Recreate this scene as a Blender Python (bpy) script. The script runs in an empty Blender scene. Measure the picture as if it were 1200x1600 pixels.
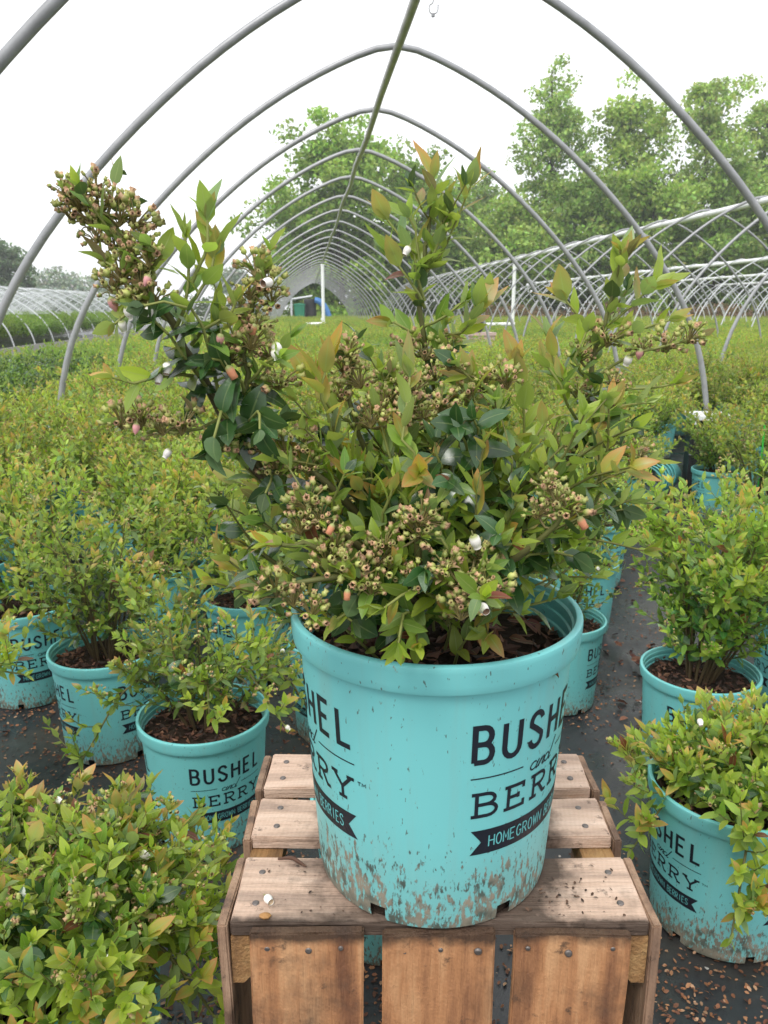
import bpy, math, random
import numpy as np
from mathutils import Vector, Matrix, Euler

# ---------------------------------------------------------------- camera, sky, sun, exposure
scene = bpy.context.scene
col = scene.collection
cam_data = bpy.data.cameras.new('camera')
cam = bpy.data.objects.new('camera', cam_data)
col.objects.link(cam)
scene.camera = cam
CAM = Vector((0, 0, 0.92))
cam.location = CAM
cam.rotation_euler = (math.radians(90 - 14.4), 0, 0)
cam_data.sensor_fit = 'VERTICAL'
cam_data.sensor_height = 36
cam_data.lens = 28
cam_data.clip_start = 0.02
cam_data.clip_end = 900
cam_data.dof.use_dof = True
cam_data.dof.focus_distance = 0.66
cam_data.dof.aperture_fstop = 24

world = bpy.data.worlds.new('World')
scene.world = world
world.use_nodes = True
nt = world.node_tree
nt.nodes.clear()
wo = nt.nodes.new('ShaderNodeOutputWorld')
sky = nt.nodes.new('ShaderNodeTexSky')
sky.sky_type = 'NISHITA'
sky.sun_disc = False
sky.sun_elevation = math.radians(55)
sky.sun_rotation = math.radians(200)
bg = nt.nodes.new('ShaderNodeBackground'); bg.inputs[1].default_value = 0.1
cl = nt.nodes.new('ShaderNodeBackground'); cl.inputs[1].default_value = 1.16
tc = nt.nodes.new('ShaderNodeTexCoord')
nz = nt.nodes.new('ShaderNodeTexNoise'); nz.inputs['Scale'].default_value = 1.6; nz.inputs['Detail'].default_value = 4
cr = nt.nodes.new('ShaderNodeValToRGB')
cr.color_ramp.elements[0].position = 0.3; cr.color_ramp.elements[0].color = (0.90, 0.915, 0.93, 1)
cr.color_ramp.elements[1].position = 0.7; cr.color_ramp.elements[1].color = (1.0, 1.0, 1.0, 1)
mx = nt.nodes.new('ShaderNodeMixShader'); mx.inputs[0].default_value = 0.88
nt.links.new(tc.outputs['Generated'], nz.inputs['Vector'])
nt.links.new(nz.outputs['Fac'], cr.inputs['Fac'])
nt.links.new(cr.outputs['Color'], cl.inputs['Color'])
nt.links.new(sky.outputs['Color'], bg.inputs['Color'])
nt.links.new(bg.outputs[0], mx.inputs[1]); nt.links.new(cl.outputs[0], mx.inputs[2])
nt.links.new(mx.outputs[0], wo.inputs['Surface'])

sun_data = bpy.data.lights.new('sun', 'SUN')
sun = bpy.data.objects.new('sun', sun_data)
col.objects.link(sun)
sun_data.energy = 1.5
sun_data.angle = math.radians(22)
sun_data.color = (1.0, 0.97, 0.92)
# light comes from behind the camera, a little to the left, 55 degrees up
sd = Vector((-0.30, -0.62, 1.0)).normalized()
sun.rotation_euler = sd.to_track_quat('Z', 'Y').to_euler()

vs = scene.view_settings
vs.view_transform = 'Standard'; vs.look = 'None'; vs.gamma = 1.0; vs.exposure = 0.55
vs.use_curve_mapping = False
scene.cycles.max_bounces = 6
scene.cycles.diffuse_bounces = 3
scene.cycles.glossy_bounces = 2
scene.cycles.transmission_bounces = 4
scene.cycles.transparent_max_bounces = 8
scene.cycles.use_denoising = True

rng = random.Random(7)
nr = np.random.RandomState(11)

# ---------------------------------------------------------------- helpers
def tag(o, label=None, cat=None, group=None, kind=None):
    if label: o['label'] = label
    if cat: o['category'] = cat
    if group: o['group'] = group
    if kind: o['kind'] = kind
    return o

def empty(name, loc=(0, 0, 0), rz=0.0):
    o = bpy.data.objects.new(name, None)
    col.objects.link(o)
    o.location = loc; o.rotation_euler = (0, 0, rz)
    o.empty_display_size = 0.05
    return o

def link(name, me, parent=None, loc=None):
    o = bpy.data.objects.new(name, me)
    col.objects.link(o)
    if parent is not None: o.parent = parent
    if loc is not None: o.location = loc
    return o

def mesh_np(name, V, F, mats, C=None, MI=None, smooth=True):
    """V (n,3), F a list of (m,k) index arrays, C (n,4) vertex colours, MI per-array material index"""
    me = bpy.data.meshes.new(name)
    V = np.asarray(V, np.float32)
    F = [np.asarray(f, np.int32) for f in F if len(f)]
    me.vertices.add(len(V)); me.vertices.foreach_set('co', V.ravel())
    nl = sum(f.size for f in F); npoly = sum(len(f) for f in F)
    me.loops.add(nl); me.polygons.add(npoly)
    me.loops.foreach_set('vertex_index', np.concatenate([f.ravel() for f in F]))
    tot = np.concatenate([np.full(len(f), f.shape[1], np.int32) for f in F])
    st = np.concatenate([[0], np.cumsum(tot)[:-1]]).astype(np.int32)
    me.polygons.foreach_set('loop_start', st)
    me.polygons.foreach_set('loop_total', tot)
    if MI is not None:
        me.polygons.foreach_set('material_index', np.concatenate([np.full(len(f), MI[i], np.int32) for i, f in enumerate(F)]))
    me.polygons.foreach_set('use_smooth', np.full(npoly, smooth, bool))
    if C is not None:
        a = me.color_attributes.new('Col', 'FLOAT_COLOR', 'POINT')
        a.data.foreach_set('color', np.asarray(C, np.float32).ravel())
    for m in (mats if isinstance(mats, (list, tuple)) else [mats]): me.materials.append(m)
    me.update(calc_edges=True)
    return me

class MB:
    """collects shapes for one mesh object, with per-vertex colours"""
    def __init__(s): s.V = []; s.F3 = []; s.F4 = []; s.C = []; s.n = 0
    def add(s, V, F, c=(1, 1, 1, 1)):
        V = np.asarray(V, float); F = np.asarray(F)
        s.V.append(V)
        c = np.asarray(c, float)
        s.C.append(np.tile(c, (len(V), 1)) if c.ndim == 1 else c)
        (s.F3 if F.shape[1] == 3 else s.F4).append(F + s.n)
        s.n += len(V)
    def mesh(s, name, mats, smooth=True):
        F = []
        if s.F3: F.append(np.concatenate(s.F3))
        if s.F4: F.append(np.concatenate(s.F4))
        return mesh_np(name, np.concatenate(s.V), F, mats, np.concatenate(s.C), None, smooth)

def frames(P):
    P = np.asarray(P, float)
    T = np.gradient(P, axis=0); T /= np.linalg.norm(T, axis=1)[:, None] + 1e-9
    up = np.array([0, 0, 1.0])
    N = []
    prev = None
    for t in T:
        if prev is None:
            a = up if abs(t[2]) < .9 else np.array([1.0, 0, 0])
            n = np.cross(t, a)
        else:
            n = prev - t * prev.dot(t)
        n /= np.linalg.norm(n) + 1e-9
        N.append(n); prev = n
    N = np.array(N); B = np.cross(T, N)
    return T, N, B

def tube(P, R, k=6, caps=True):
    P = np.asarray(P, float); m = len(P)
    R = np.broadcast_to(np.asarray(R, float), (m,))
    T, N, B = frames(P)
    a = np.arange(k) * 2 * math.pi / k
    V = (P[:, None] + R[:, None, None] * (np.cos(a)[None, :, None] * N[:, None] + np.sin(a)[None, :, None] * B[:, None])).reshape(-1, 3)
    i = np.arange(m - 1)[:, None] * k; j = np.arange(k)[None]; j2 = (j + 1) % k
    F = np.stack([i + j, i + j2, i + k + j2, i + k + j], -1).reshape(-1, 4)
    return V, F

def box(x0, x1, y0, y1, z0, z1):
    V = [(x, y, z) for z in (z0, z1) for y in (y0, y1) for x in (x0, x1)]
    F = [(0, 2, 3, 1), (4, 5, 7, 6), (0, 1, 5, 4), (2, 6, 7, 3), (0, 4, 6, 2), (1, 3, 7, 5)]
    return np.array(V, float), np.array(F)

def lathe(prof, n=48, a0=0.0):
    prof = np.asarray(prof, float); m = len(prof)
    a = a0 + np.arange(n) * 2 * math.pi / n
    V = np.stack([prof[:, None, 0] * np.cos(a)[None], prof[:, None, 0] * np.sin(a)[None], np.broadcast_to(prof[:, None, 1], (m, n))], -1).reshape(-1, 3)
    i = np.arange(m - 1)[:, None] * n; j = np.arange(n)[None]; j2 = (j + 1) % n
    F = np.stack([i + j, i + j2, i + n + j2, i + n + j], -1).reshape(-1, 4)
    return V, F

def smoothpath(P, n):
    P = np.asarray(P, float)
    if len(P) < 3:
        t = np.linspace(0, 1, n)[:, None]; return P[0] * (1 - t) + P[-1] * t
    Q = np.vstack([2 * P[0] - P[1], P, 2 * P[-1] - P[-2]])
    out = []
    for s in np.linspace(0, len(P) - 1 - 1e-6, n):
        i = int(s); t = s - i
        p0, p1, p2, p3 = Q[i], Q[i + 1], Q[i + 2], Q[i + 3]
        out.append(0.5 * ((2 * p1) + (-p0 + p2) * t + (2 * p0 - 5 * p1 + 4 * p2 - p3) * t * t + (-p0 + 3 * p1 - 3 * p2 + p3) * t ** 3))
    return np.array(out)

# ---------------------------------------------------------------- materials
def mat(name):
    m = bpy.data.materials.new(name); m.use_nodes = True
    t = m.node_tree
    b = t.nodes['Principled BSDF']
    return m, t, b
def N(t, typ, **kw):
    n = t.nodes.new(typ)
    for k, v in kw.items():
        if k in n.inputs: n.inputs[k].default_value = v
        else: setattr(n, k, v)
    return n
def ramp(t, src, stops):
    r = t.nodes.new('ShaderNodeValToRGB')
    e = r.color_ramp.elements
    while len(e) < len(stops): e.new(0.5)
    for i, (p, c) in enumerate(stops): e[i].position = p; e[i].color = c if len(c) == 4 else (*c, 1)
    t.links.new(src, r.inputs['Fac'])
    return r.outputs['Color']
def mixc(t, f, a, b, bt='MIX'):
    m = t.nodes.new('ShaderNodeMix'); m.data_type = 'RGBA'; m.blend_type = bt
    for s, v in ((m.inputs[0], f), (m.inputs[6], a), (m.inputs[7], b)):
        if hasattr(v, 'links') or isinstance(v, bpy.types.NodeSocket): t.links.new(v, s)
        elif isinstance(v, (int, float)): s.default_value = v
        else: s.default_value = v if len(v) == 4 else (*v, 1)
    return m.outputs[2]
def math_(t, op, a, b=None, clamp=False):
    m = t.nodes.new('ShaderNodeMath'); m.operation = op; m.use_clamp = clamp
    for s, v in ((m.inputs[0], a), (m.inputs[1], b)):
        if v is None: continue
        if isinstance(v, bpy.types.NodeSocket): t.links.new(v, s)
        else: s.default_value = v
    return m.outputs[0]
def noise(t, scale, detail=3, vec=None, rough=.5):
    n = N(t, 'ShaderNodeTexNoise'); n.inputs['Scale'].default_value = scale; n.inputs['Detail'].default_value = detail
    n.inputs['Roughness'].default_value = rough
    if vec is not None: t.links.new(vec, n.inputs['Vector'])
    return n.outputs['Fac']
def bump(t, b, h, strength, dist):
    n = N(t, 'ShaderNodeBump'); n.inputs['Strength'].default_value = strength; n.inputs['Distance'].default_value = dist
    t.links.new(h, n.inputs['Height']); t.links.new(n.outputs[0], b.inputs['Normal'])
    return n

def leaf_material(name, rough, back, trans, spec=.5, coat=0.0):
    m, t, b = mat(name)
    at = N(t, 'ShaderNodeAttribute', attribute_name='Col')
    geo = N(t, 'ShaderNodeNewGeometry')
    oi = N(t, 'ShaderNodeObjectInfo')
    hsv = N(t, 'ShaderNodeHueSaturation')
    t.links.new(at.outputs['Color'], hsv.inputs['Color'])
    v = math_(t, 'MULTIPLY_ADD', oi.outputs['Random'], .42); v.node.inputs[2].default_value = .79
    t.links.new(v, hsv.inputs['Value'])
    h = math_(t, 'MULTIPLY_ADD', math_(t, 'FRACT', math_(t, 'MULTIPLY', oi.outputs['Random'], 17.3)), .03); h.node.inputs[2].default_value = .485
    t.links.new(h, hsv.inputs['Hue'])
    # pale midrib where the lateral coordinate (alpha) is near 0
    mid = math_(t, 'MULTIPLY', math_(t, 'LESS_THAN', at.outputs['Alpha'], .07), 1.0 if rough > .3 else .45)
    tco = N(t, 'ShaderNodeTexCoord')
    blot = noise(t, 90, 2, tco.outputs['Object'])
    c = mixc(t, math_(t, 'MULTIPLY', mid, .45), hsv.outputs['Color'], (.42, .5, .2))
    c = mixc(t, math_(t, 'MULTIPLY', blot, .35), c, mixc(t, 1.0, c, (.6, .6, .5), 'MULTIPLY'))
    spots = noise(t, 42, 4, tco.outputs['Object'], .7)
    c = mixc(t, ramp(t, spots, [(.66, (0, 0, 0)), (.72, (.6, .6, .6))]), c, (.20, .10, .04))
    cb = mixc(t, back, c, (.36, .44, .24))
    cc = mixc(t, geo.outputs['Backfacing'], c, cb)
    t.links.new(cc, b.inputs['Base Color'])
    rr = math_(t, 'MULTIPLY_ADD', geo.outputs['Backfacing'], .3); rr.node.inputs[2].default_value = rough
    t.links.new(rr, b.inputs['Roughness'])
    b.inputs['Specular IOR Level'].default_value = spec
    b.inputs['Coat Weight'].default_value = coat; b.inputs['Coat Roughness'].default_value = .28
    bump(t, b, blot, .25, .001)
    tr = N(t, 'ShaderNodeBsdfTranslucent')
    t.links.new(mixc(t, 1.0, cc, (1.15, 1.2, .55), 'MULTIPLY'), tr.inputs['Color'])
    ms = N(t, 'ShaderNodeMixShader'); ms.inputs[0].default_value = trans
    t.links.new(b.outputs[0], ms.inputs[1]); t.links.new(tr.outputs[0], ms.inputs[2])
    t.links.new(ms.outputs[0], t.nodes['Material Output'].inputs['Surface'])
    return m
M = {}
M['leaf'] = leaf_material('leaf', .38, .40, .50, .55, .18)
M['leaf_dark'] = leaf_material('leaf_glossy', .24, .16, .18, .6, .18)
def attr_mat(name, rough, spec=.4, sub=0.0, bs=0, vary=.3):
    m, t, b = mat(name)
    at = N(t, 'ShaderNodeAttribute', attribute_name='Col')
    oi = N(t, 'ShaderNodeTexCoord')
    n = noise(t, 160 if not bs else bs, 3, oi.outputs['Object'])
    c = mixc(t, math_(t, 'MULTIPLY', n, vary * 2), at.outputs['Color'], mixc(t, 1.0, at.outputs['Color'], (.55, .5, .45), 'MULTIPLY'))
    t.links.new(c, b.inputs['Base Color'])
    b.inputs['Roughness'].default_value = rough; b.inputs['Specular IOR Level'].default_value = spec
    if sub: b.inputs['Subsurface Weight'].default_value = sub; b.inputs['Subsurface Radius'].default_value = (.004, .003, .002); b.inputs['Subsurface Scale'].default_value = 1
    bump(t, b, n, .3, .001)
    return m
M['stem'] = attr_mat('stem_bark', .6)
M['fruit'] = attr_mat('young_fruit', .45, .4)
M['petal'] = attr_mat('petal', .5, .4, 0, 0, .1)
M['litter'] = attr_mat('dry_litter', .7, .35, 0, 260)
M['bark'] = attr_mat('tree_bark', .9, .2, 0, 3)

def pot_material():
    m, t, b = mat('teal_plastic')
    tco = N(t, 'ShaderNodeTexCoord'); oi = N(t, 'ShaderNodeObjectInfo')
    sep = N(t, 'ShaderNodeSeparateXYZ'); t.links.new(tco.outputs['Object'], sep.inputs[0])
    vadd = N(t, 'ShaderNodeVectorMath', operation='ADD'); t.links.new(tco.outputs['Object'], vadd.inputs[0])
    cmb = N(t, 'ShaderNodeCombineXYZ')
    rr = math_(t, 'MULTIPLY', oi.outputs['Random'], 9.0); t.links.new(rr, cmb.inputs[0]); t.links.new(rr, cmb.inputs[1])
    t.links.new(cmb.outputs[0], vadd.inputs[1])
    st = N(t, 'ShaderNodeMapping'); st.inputs['Scale'].default_value = (1, 1, .38); t.links.new(vadd.outputs[0], st.inputs[0])
    big = noise(t, 9, 2, vadd.outputs[0]); fine = noise(t, 235, 4, st.outputs[0], .62); sp = noise(t, 330, 2, st.outputs[0])
    base = mixc(t, noise(t, 5, 3, vadd.outputs[0]), (.150, .50, .51), (.195, .59, .59))
    # splashed soil: dense near the bottom, thinning out to about a quarter of the height
    hgt = math_(t, 'MULTIPLY_ADD', sep.outputs['Z'], -3.3); hgt.node.inputs[2].default_value = .13
    dens = math_(t, 'ADD', hgt, math_(t, 'MULTIPLY_ADD', big, .40))
    dens.node.inputs[1].links[0].from_node.inputs[2].default_value = -.20
    d1 = math_(t, 'ADD', math_(t, 'MAXIMUM', dens, -.17), fine)
    dirt = ramp(t, d1, [(.535, (0, 0, 0)), (.56, (.55, .55, .55)), (.62, (1, 1, 1))])
    spk = ramp(t, math_(t, 'ADD', sp, math_(t, 'MULTIPLY', math_(t, 'MAXIMUM', dens, -.3), .12)), [(.655, (0, 0, 0)), (.685, (1, 1, 1))])
    dc = ramp(t, noise(t, 60, 3, vadd.outputs[0]), [(.38, (.03, .025, .015)), (.48, (.17, .115, .075)), (.68, (.32, .22, .15))])
    c = mixc(t, math_(t, 'MULTIPLY', dirt, .9), base, dc)
    c = mixc(t, math_(t, 'MULTIPLY', spk, .75), c, (.07, .06, .045))
    sv = N(t, 'ShaderNodeMapping'); sv.inputs['Scale'].default_value = (1, 1, .07); t.links.new(vadd.outputs[0], sv.inputs[0])
    c = mixc(t, math_(t, 'MULTIPLY', ramp(t, noise(t, 45, 4, sv.outputs[0], .6), [(.52, (0, 0, 0)), (.72, (1, 1, 1))]), .16), c, (.30, .33, .27))
    film = math_(t, 'MULTIPLY', math_(t, 'ADD', dens, .16, True), 1.6, True)
    c = mixc(t, film, c, mixc(t, .5, c, (.22, .21, .15)))
    sc = noise(t, 30, 6, st.outputs[0], .8)
    c = mixc(t, math_(t, 'MULTIPLY', ramp(t, sc, [(.62, (0, 0, 0)), (.8, (1, 1, 1))]), .25), c, (.45, .62, .60))
    t.links.new(c, b.inputs['Base Color'])
    ro = math_(t, 'MULTIPLY_ADD', dirt, .45); ro.node.inputs[2].default_value = .40
    t.links.new(ro, b.inputs['Roughness'])
    h = math_(t, 'ADD', math_(t, 'MULTIPLY', dirt, 1.0), math_(t, 'MULTIPLY', noise(t, 14, 3, vadd.outputs[0]), .6))
    bump(t, b, h, .35, .002)
    return m
M['pot'] = pot_material()
def plain(name, c, rough=.5, metal=0.0, var=.15, sc=20, bmp=.1, spec=.5, dist=.002):
    m, t, b = mat(name)
    tco = N(t, 'ShaderNodeTexCoord')
    n = noise(t, sc, 4, tco.outputs['Object'])
    t.links.new(mixc(t, n, tuple(x * (1 - var) for x in c), tuple(min(1, x * (1 + var)) for x in c)), b.inputs['Base Color'])
    b.inputs['Roughness'].default_value = rough; b.inputs['Metallic'].default_value = metal
    b.inputs['Specular IOR Level'].default_value = spec
    if bmp: bump(t, b, n, bmp, dist)
    return m
M['ink'] = plain('black_print', (.010, .013, .022), .45, 0, .3, 120, .05)
M['ink_gap'] = plain('teal_print_gap', (.125, .45, .46), .45)
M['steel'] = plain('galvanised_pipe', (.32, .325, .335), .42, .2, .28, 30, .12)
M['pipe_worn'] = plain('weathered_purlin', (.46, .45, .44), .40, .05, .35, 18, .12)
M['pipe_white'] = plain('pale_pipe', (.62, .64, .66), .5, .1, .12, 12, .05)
M['pvc'] = plain('white_pvc', (.85, .86, .86), .35, 0, .04)
M['nail'] = plain('nail_head', (.16, .14, .13), .45, .6, .4, 300)
M['soil'] = plain('potting_mix', (.028, .018, .012), .95, 0, .6, 140, 1.0, .2, .006)
M['black'] = plain('black_plastic', (.02, .02, .022), .5)
M['green_plastic'] = plain('green_plastic', (.02, .2, .12), .5)
M['blue_plastic'] = plain('blue_plastic', (.06, .2, .5), .5)
M['stake'] = plain('bright_green_stake', (.05, .55, .06), .5)
M['pink'] = plain('pale_pink_plastic', (.55, .40, .37), .5)
M['board'] = plain('weathered_board', (.40, .385, .35), .8, 0, .3, 6)

def wood_material(name, light, mid, dark, grain_axis, stain=.0, fade=0.0):
    m, t, b = mat(name)
    tco = N(t, 'ShaderNodeTexCoord'); oi = N(t, 'ShaderNodeObjectInfo')
    add = N(t, 'ShaderNodeVectorMath', operation='ADD'); t.links.new(tco.outputs['Object'], add.inputs[0])
    cmb = N(t, 'ShaderNodeCombineXYZ'); rr = math_(t, 'MULTIPLY', oi.outputs['Random'], 13.0)
    for i in range(3): t.links.new(rr, cmb.inputs[i])
    t.links.new(cmb.outputs[0], add.inputs[1])
    mp = N(t, 'ShaderNodeMapping'); s = [7, 7, 7]; s[grain_axis] = .9
    mp.inputs['Scale'].default_value = s; t.links.new(add.outputs[0], mp.inputs[0])
    g1 = noise(t, 6, 6, mp.outputs[0], .6)
    mp2 = N(t, 'ShaderNodeMapping'); s = [60, 60, 60]; s[grain_axis] = 3
    mp2.inputs['Scale'].default_value = s; t.links.new(add.outputs[0], mp2.inputs[0])
    g2 = noise(t, 5, 4, mp2.outputs[0], .6)
    w = N(t, 'ShaderNodeTexWave', wave_type='BANDS', bands_direction='Z' if grain_axis != 2 else 'X')
    mp3 = N(t, 'ShaderNodeMapping'); mp3.inputs['Rotation'].default_value = (.2, .95, .1); t.links.new(add.outputs[0], mp3.inputs[0])
    t.links.new(mp3.outputs[0], w.inputs['Vector']); w.inputs['Scale'].default_value = 90; w.inputs['Distortion'].default_value = 3
    w.inputs['Detail'].default_value = 2
    c = ramp(t, g1, [(.34, dark), (.50, mid), (.64, light)])
    c = mixc(t, math_(t, 'MULTIPLY', g2, .5), c, mixc(t, 1.0, c, (.62, .55, .48), 'MULTIPLY'))
    c = mixc(t, math_(t, 'MULTIPLY', w.outputs['Fac'], .10), c, mixc(t, 1.0, c, (.6, .52, .45), 'MULTIPLY'))
    blot = noise(t, 11, 5, add.outputs[0], .65)
    c = mixc(t, ramp(t, blot, [(.54, (0, 0, 0)), (.70, (.75, .75, .75))]), c, (.075, .052, .038))
    vo = N(t, 'ShaderNodeTexVoronoi', distance='EUCLIDEAN'); vo.inputs['Scale'].default_value = 9; t.links.new(add.outputs[0], vo.inputs['Vector'])
    kd = math_(t, 'ADD', vo.outputs['Distance'], math_(t, 'MULTIPLY', noise(t, 70, 3, add.outputs[0]), .10))
    c = mixc(t, ramp(t, kd, [(.13, (.95, .95, .95)), (.19, (.45, .45, .45)), (.30, (0, 0, 0))]), c, (.07, .04, .025))
    gr = noise(t, 55, 5, add.outputs[0], .7)
    c = mixc(t, ramp(t, gr, [(.60, (0, 0, 0)), (.70, (.8, .8, .8))]), c, (.05, .036, .028))
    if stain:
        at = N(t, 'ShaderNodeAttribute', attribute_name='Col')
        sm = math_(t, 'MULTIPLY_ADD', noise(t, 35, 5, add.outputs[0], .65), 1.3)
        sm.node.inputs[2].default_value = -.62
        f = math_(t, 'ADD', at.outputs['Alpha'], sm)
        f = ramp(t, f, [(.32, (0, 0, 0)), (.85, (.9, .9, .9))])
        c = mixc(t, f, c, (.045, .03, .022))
    t.links.new(c, b.inputs['Base Color'])
    b.inputs['Roughness'].default_value = .75; b.inputs['Specular IOR Level'].default_value = .3
    h = math_(t, 'ADD', g2, math_(t, 'MULTIPLY', gr, .8))
    bump(t, b, h, .8, .0032)
    return m
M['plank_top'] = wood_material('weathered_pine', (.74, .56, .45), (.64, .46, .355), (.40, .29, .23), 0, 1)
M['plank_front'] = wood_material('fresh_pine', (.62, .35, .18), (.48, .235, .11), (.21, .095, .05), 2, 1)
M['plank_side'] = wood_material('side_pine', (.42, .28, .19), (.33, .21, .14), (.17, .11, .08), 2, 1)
M['end_grain'] = wood_material('rough_end_grain', (.46, .29, .13), (.34, .19, .08), (.16, .09, .045), 1, 1)
# ---------------------------------------------------------------- ground
TY = math.radians(5.4)                       # the tunnels run 5.4 degrees left of the camera's heading
TD = np.array([-math.sin(TY), math.cos(TY)]); TN = np.array([math.cos(TY), math.sin(TY)])
def tun(lat, d, z=0.0):
    p = TN * lat + TD * d
    return (float(p[0]), float(p[1]), z)
def gh(x, y):
    """height of the ground sheet near the camera: wrinkles and folds in the weed fabric"""
    h = .0035 * np.sin(x * 9 + 2.2 * np.sin(y * 3.1)) * np.sin(y * 6.3 + x * 2.0) + .0012 * np.sin(x * 31 + y * 17 + 2 * np.sin(y * 11))
    def ridge(x0, y0, x1, y1, w, a):
        dx, dy = x1 - x0, y1 - y0; L = math.hypot(dx, dy)
        u = ((x - x0) * dx + (y - y0) * dy) / L; v = ((x - x0) * dy - (y - y0) * dx) / L
        v = v + .012 * np.sin(u * 14) + .006 * np.sin(u * 41)
        return 1.5 * a * np.exp(-(v / w) ** 2) * np.clip(np.minimum(u + .05, L - u + .05) * 12, 0, 1)
    for r in ((.60, 2.4, .70, 1.66, .013, .016), (.42, 1.85, .52, 1.15, .010, .010), (.35, 1.45, .45, .9, .008, .006), (-.45, 1.75, .0, 1.45, .010, .009), (-.30, 1.12, -.05, 1.0, .012, .010),
              (-.75, 1.45, -.35, 1.02, .012, .008), (-.2, .95, -.32, .6, .014, .012), (.25, .9, .42, .5, .015, .012), (.32, 1.0, .40, .7, .010, .009), (.9, 3.4, .62, 2.5, .014, .012), (.15, .75, .3, .35, .02, .012)):
        h = h + ridge(*r)
    return h
xs = np.concatenate([-np.geomspace(420, 2.3, 26), np.arange(-2.2, 2.41, .03), np.geomspace(2.5, 420, 26)])
ys = np.concatenate([-np.geomspace(60, .4, 10), np.arange(-.3, 4.6, .03), np.geomspace(4.7, 420, 34)])
X, Y = np.meshgrid(xs, ys, indexing='xy')
w = np.clip((3.0 - np.abs(X)) / .7, 0, 1) * np.clip((4.9 - Y) / .5, 0, 1) * np.clip((Y + .6) / .3, 0, 1)
Z = gh(X, Y) * w
V = np.stack([X, Y, Z], -1).reshape(-1, 3)
ny, nx = X.shape
i = np.arange(ny - 1)[:, None] * nx; j = np.arange(nx - 1)[None]
F = np.stack([i + j, i + j + 1, i + nx + j + 1, i + nx + j], -1).reshape(-1, 4)
m, t, b = mat('ground_cover')
tco = N(t, 'ShaderNodeTexCoord'); sep = N(t, 'ShaderNodeSeparateXYZ'); t.links.new(tco.outputs['Object'], sep.inputs[0])
P3 = tco.outputs['Object']
wet = ramp(t, noise(t, 3.1, 4, P3, .6), [(.44, (0, 0, 0)), (.56, (1, 1, 1))])
silt = ramp(t, noise(t, 2.3, 6, P3, .65), [(.50, (0, 0, 0)), (.68, (1, 1, 1))])
c = mixc(t, noise(t, 30, 4, P3), (.020, .021, .024), (.040, .041, .044))
c = mixc(t, math_(t, 'MULTIPLY', silt, .6), c, (.085, .075, .052))
c = mixc(t, ramp(t, noise(t, 7, 7, P3, .75), [(.60, (0, 0, 0)), (.68, (.8, .8, .8))]), c, (.045, .026, .017))
c = mixc(t, ramp(t, noise(t, 90, 4, P3, .7), [(.66, (0, 0, 0)), (.72, (.8, .8, .8))]), c, (.12, .06, .035))
grass = mixc(t, noise(t, .35, 5, P3), (.06, .095, .022), (.11, .14, .035))
far = math_(t, 'MAXIMUM', math_(t, 'GREATER_THAN', sep.outputs['Y'], 44.0), math_(t, 'GREATER_THAN', math_(t, 'ABSOLUTE', sep.outputs['X']), 34.0))
t.links.new(mixc(t, far, c, grass), b.inputs['Base Color'])
wr = mixc(t, wet, (.5, .5, .5), (.2, .2, .2))
t.links.new(wr, b.inputs['Roughness'])
weave = N(t, 'ShaderNodeTexWave', wave_type='BANDS', bands_direction='X'); weave.inputs['Scale'].default_value = 160; t.links.new(P3, weave.inputs['Vector'])
weave2 = N(t, 'ShaderNodeTexWave', wave_type='BANDS', bands_direction='Y'); weave2.inputs['Scale'].default_value = 160; t.links.new(P3, weave2.inputs['Vector'])
hh = math_(t, 'ADD', math_(t, 'MULTIPLY', math_(t, 'ADD', weave.outputs['Fac'], weave2.outputs['Fac']), .05), noise(t, 24, 4, P3))
bump(t, b, hh, .35, .006)
tag(link('ground', mesh_np('ground', V, [F], m)), kind='structure')

# ---------------------------------------------------------------- hoop houses
def hoop_profile(hw, H, n=33):
    """half profile read from the photograph, mirrored, then resampled: gently pointed top, nearly straight legs"""
    half = [(0, 1.0), (.06, .990), (.22, .935), (.37, .865), (.51, .778), (.65, .675), (.76, .578), (.845, .485), (.915, .39), (.96, .27), (.985, .14), (1.0, 0)]
    full = [(-a, c) for a, c in half[::-1]] + half[1:]
    P = smoothpath([(a * hw, 0, c * H) for a, c in full], 161)
    for _ in range(60):
        P[1:-1] = P[1:-1] * .4 + (P[:-2] + P[2:]) * .3
    s = np.concatenate([[0], np.cumsum(np.linalg.norm(np.diff(P, axis=0), axis=1))])
    u = np.linspace(0, s[-1], n)
    return np.stack([np.interp(u, s, P[:, k]) for k in range(3)], 1) * np.array([1, 1, H / P[:, 2].max()])
def hoop_mesh(hw, H, r, name, m, n=33, k=8):
    P = hoop_profile(hw, H, n); P[0, 2] = -.1; P[-1, 2] = -.1
    V, F = tube(P, r, k)
    return mesh_np(name, V, [F], m)
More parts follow.
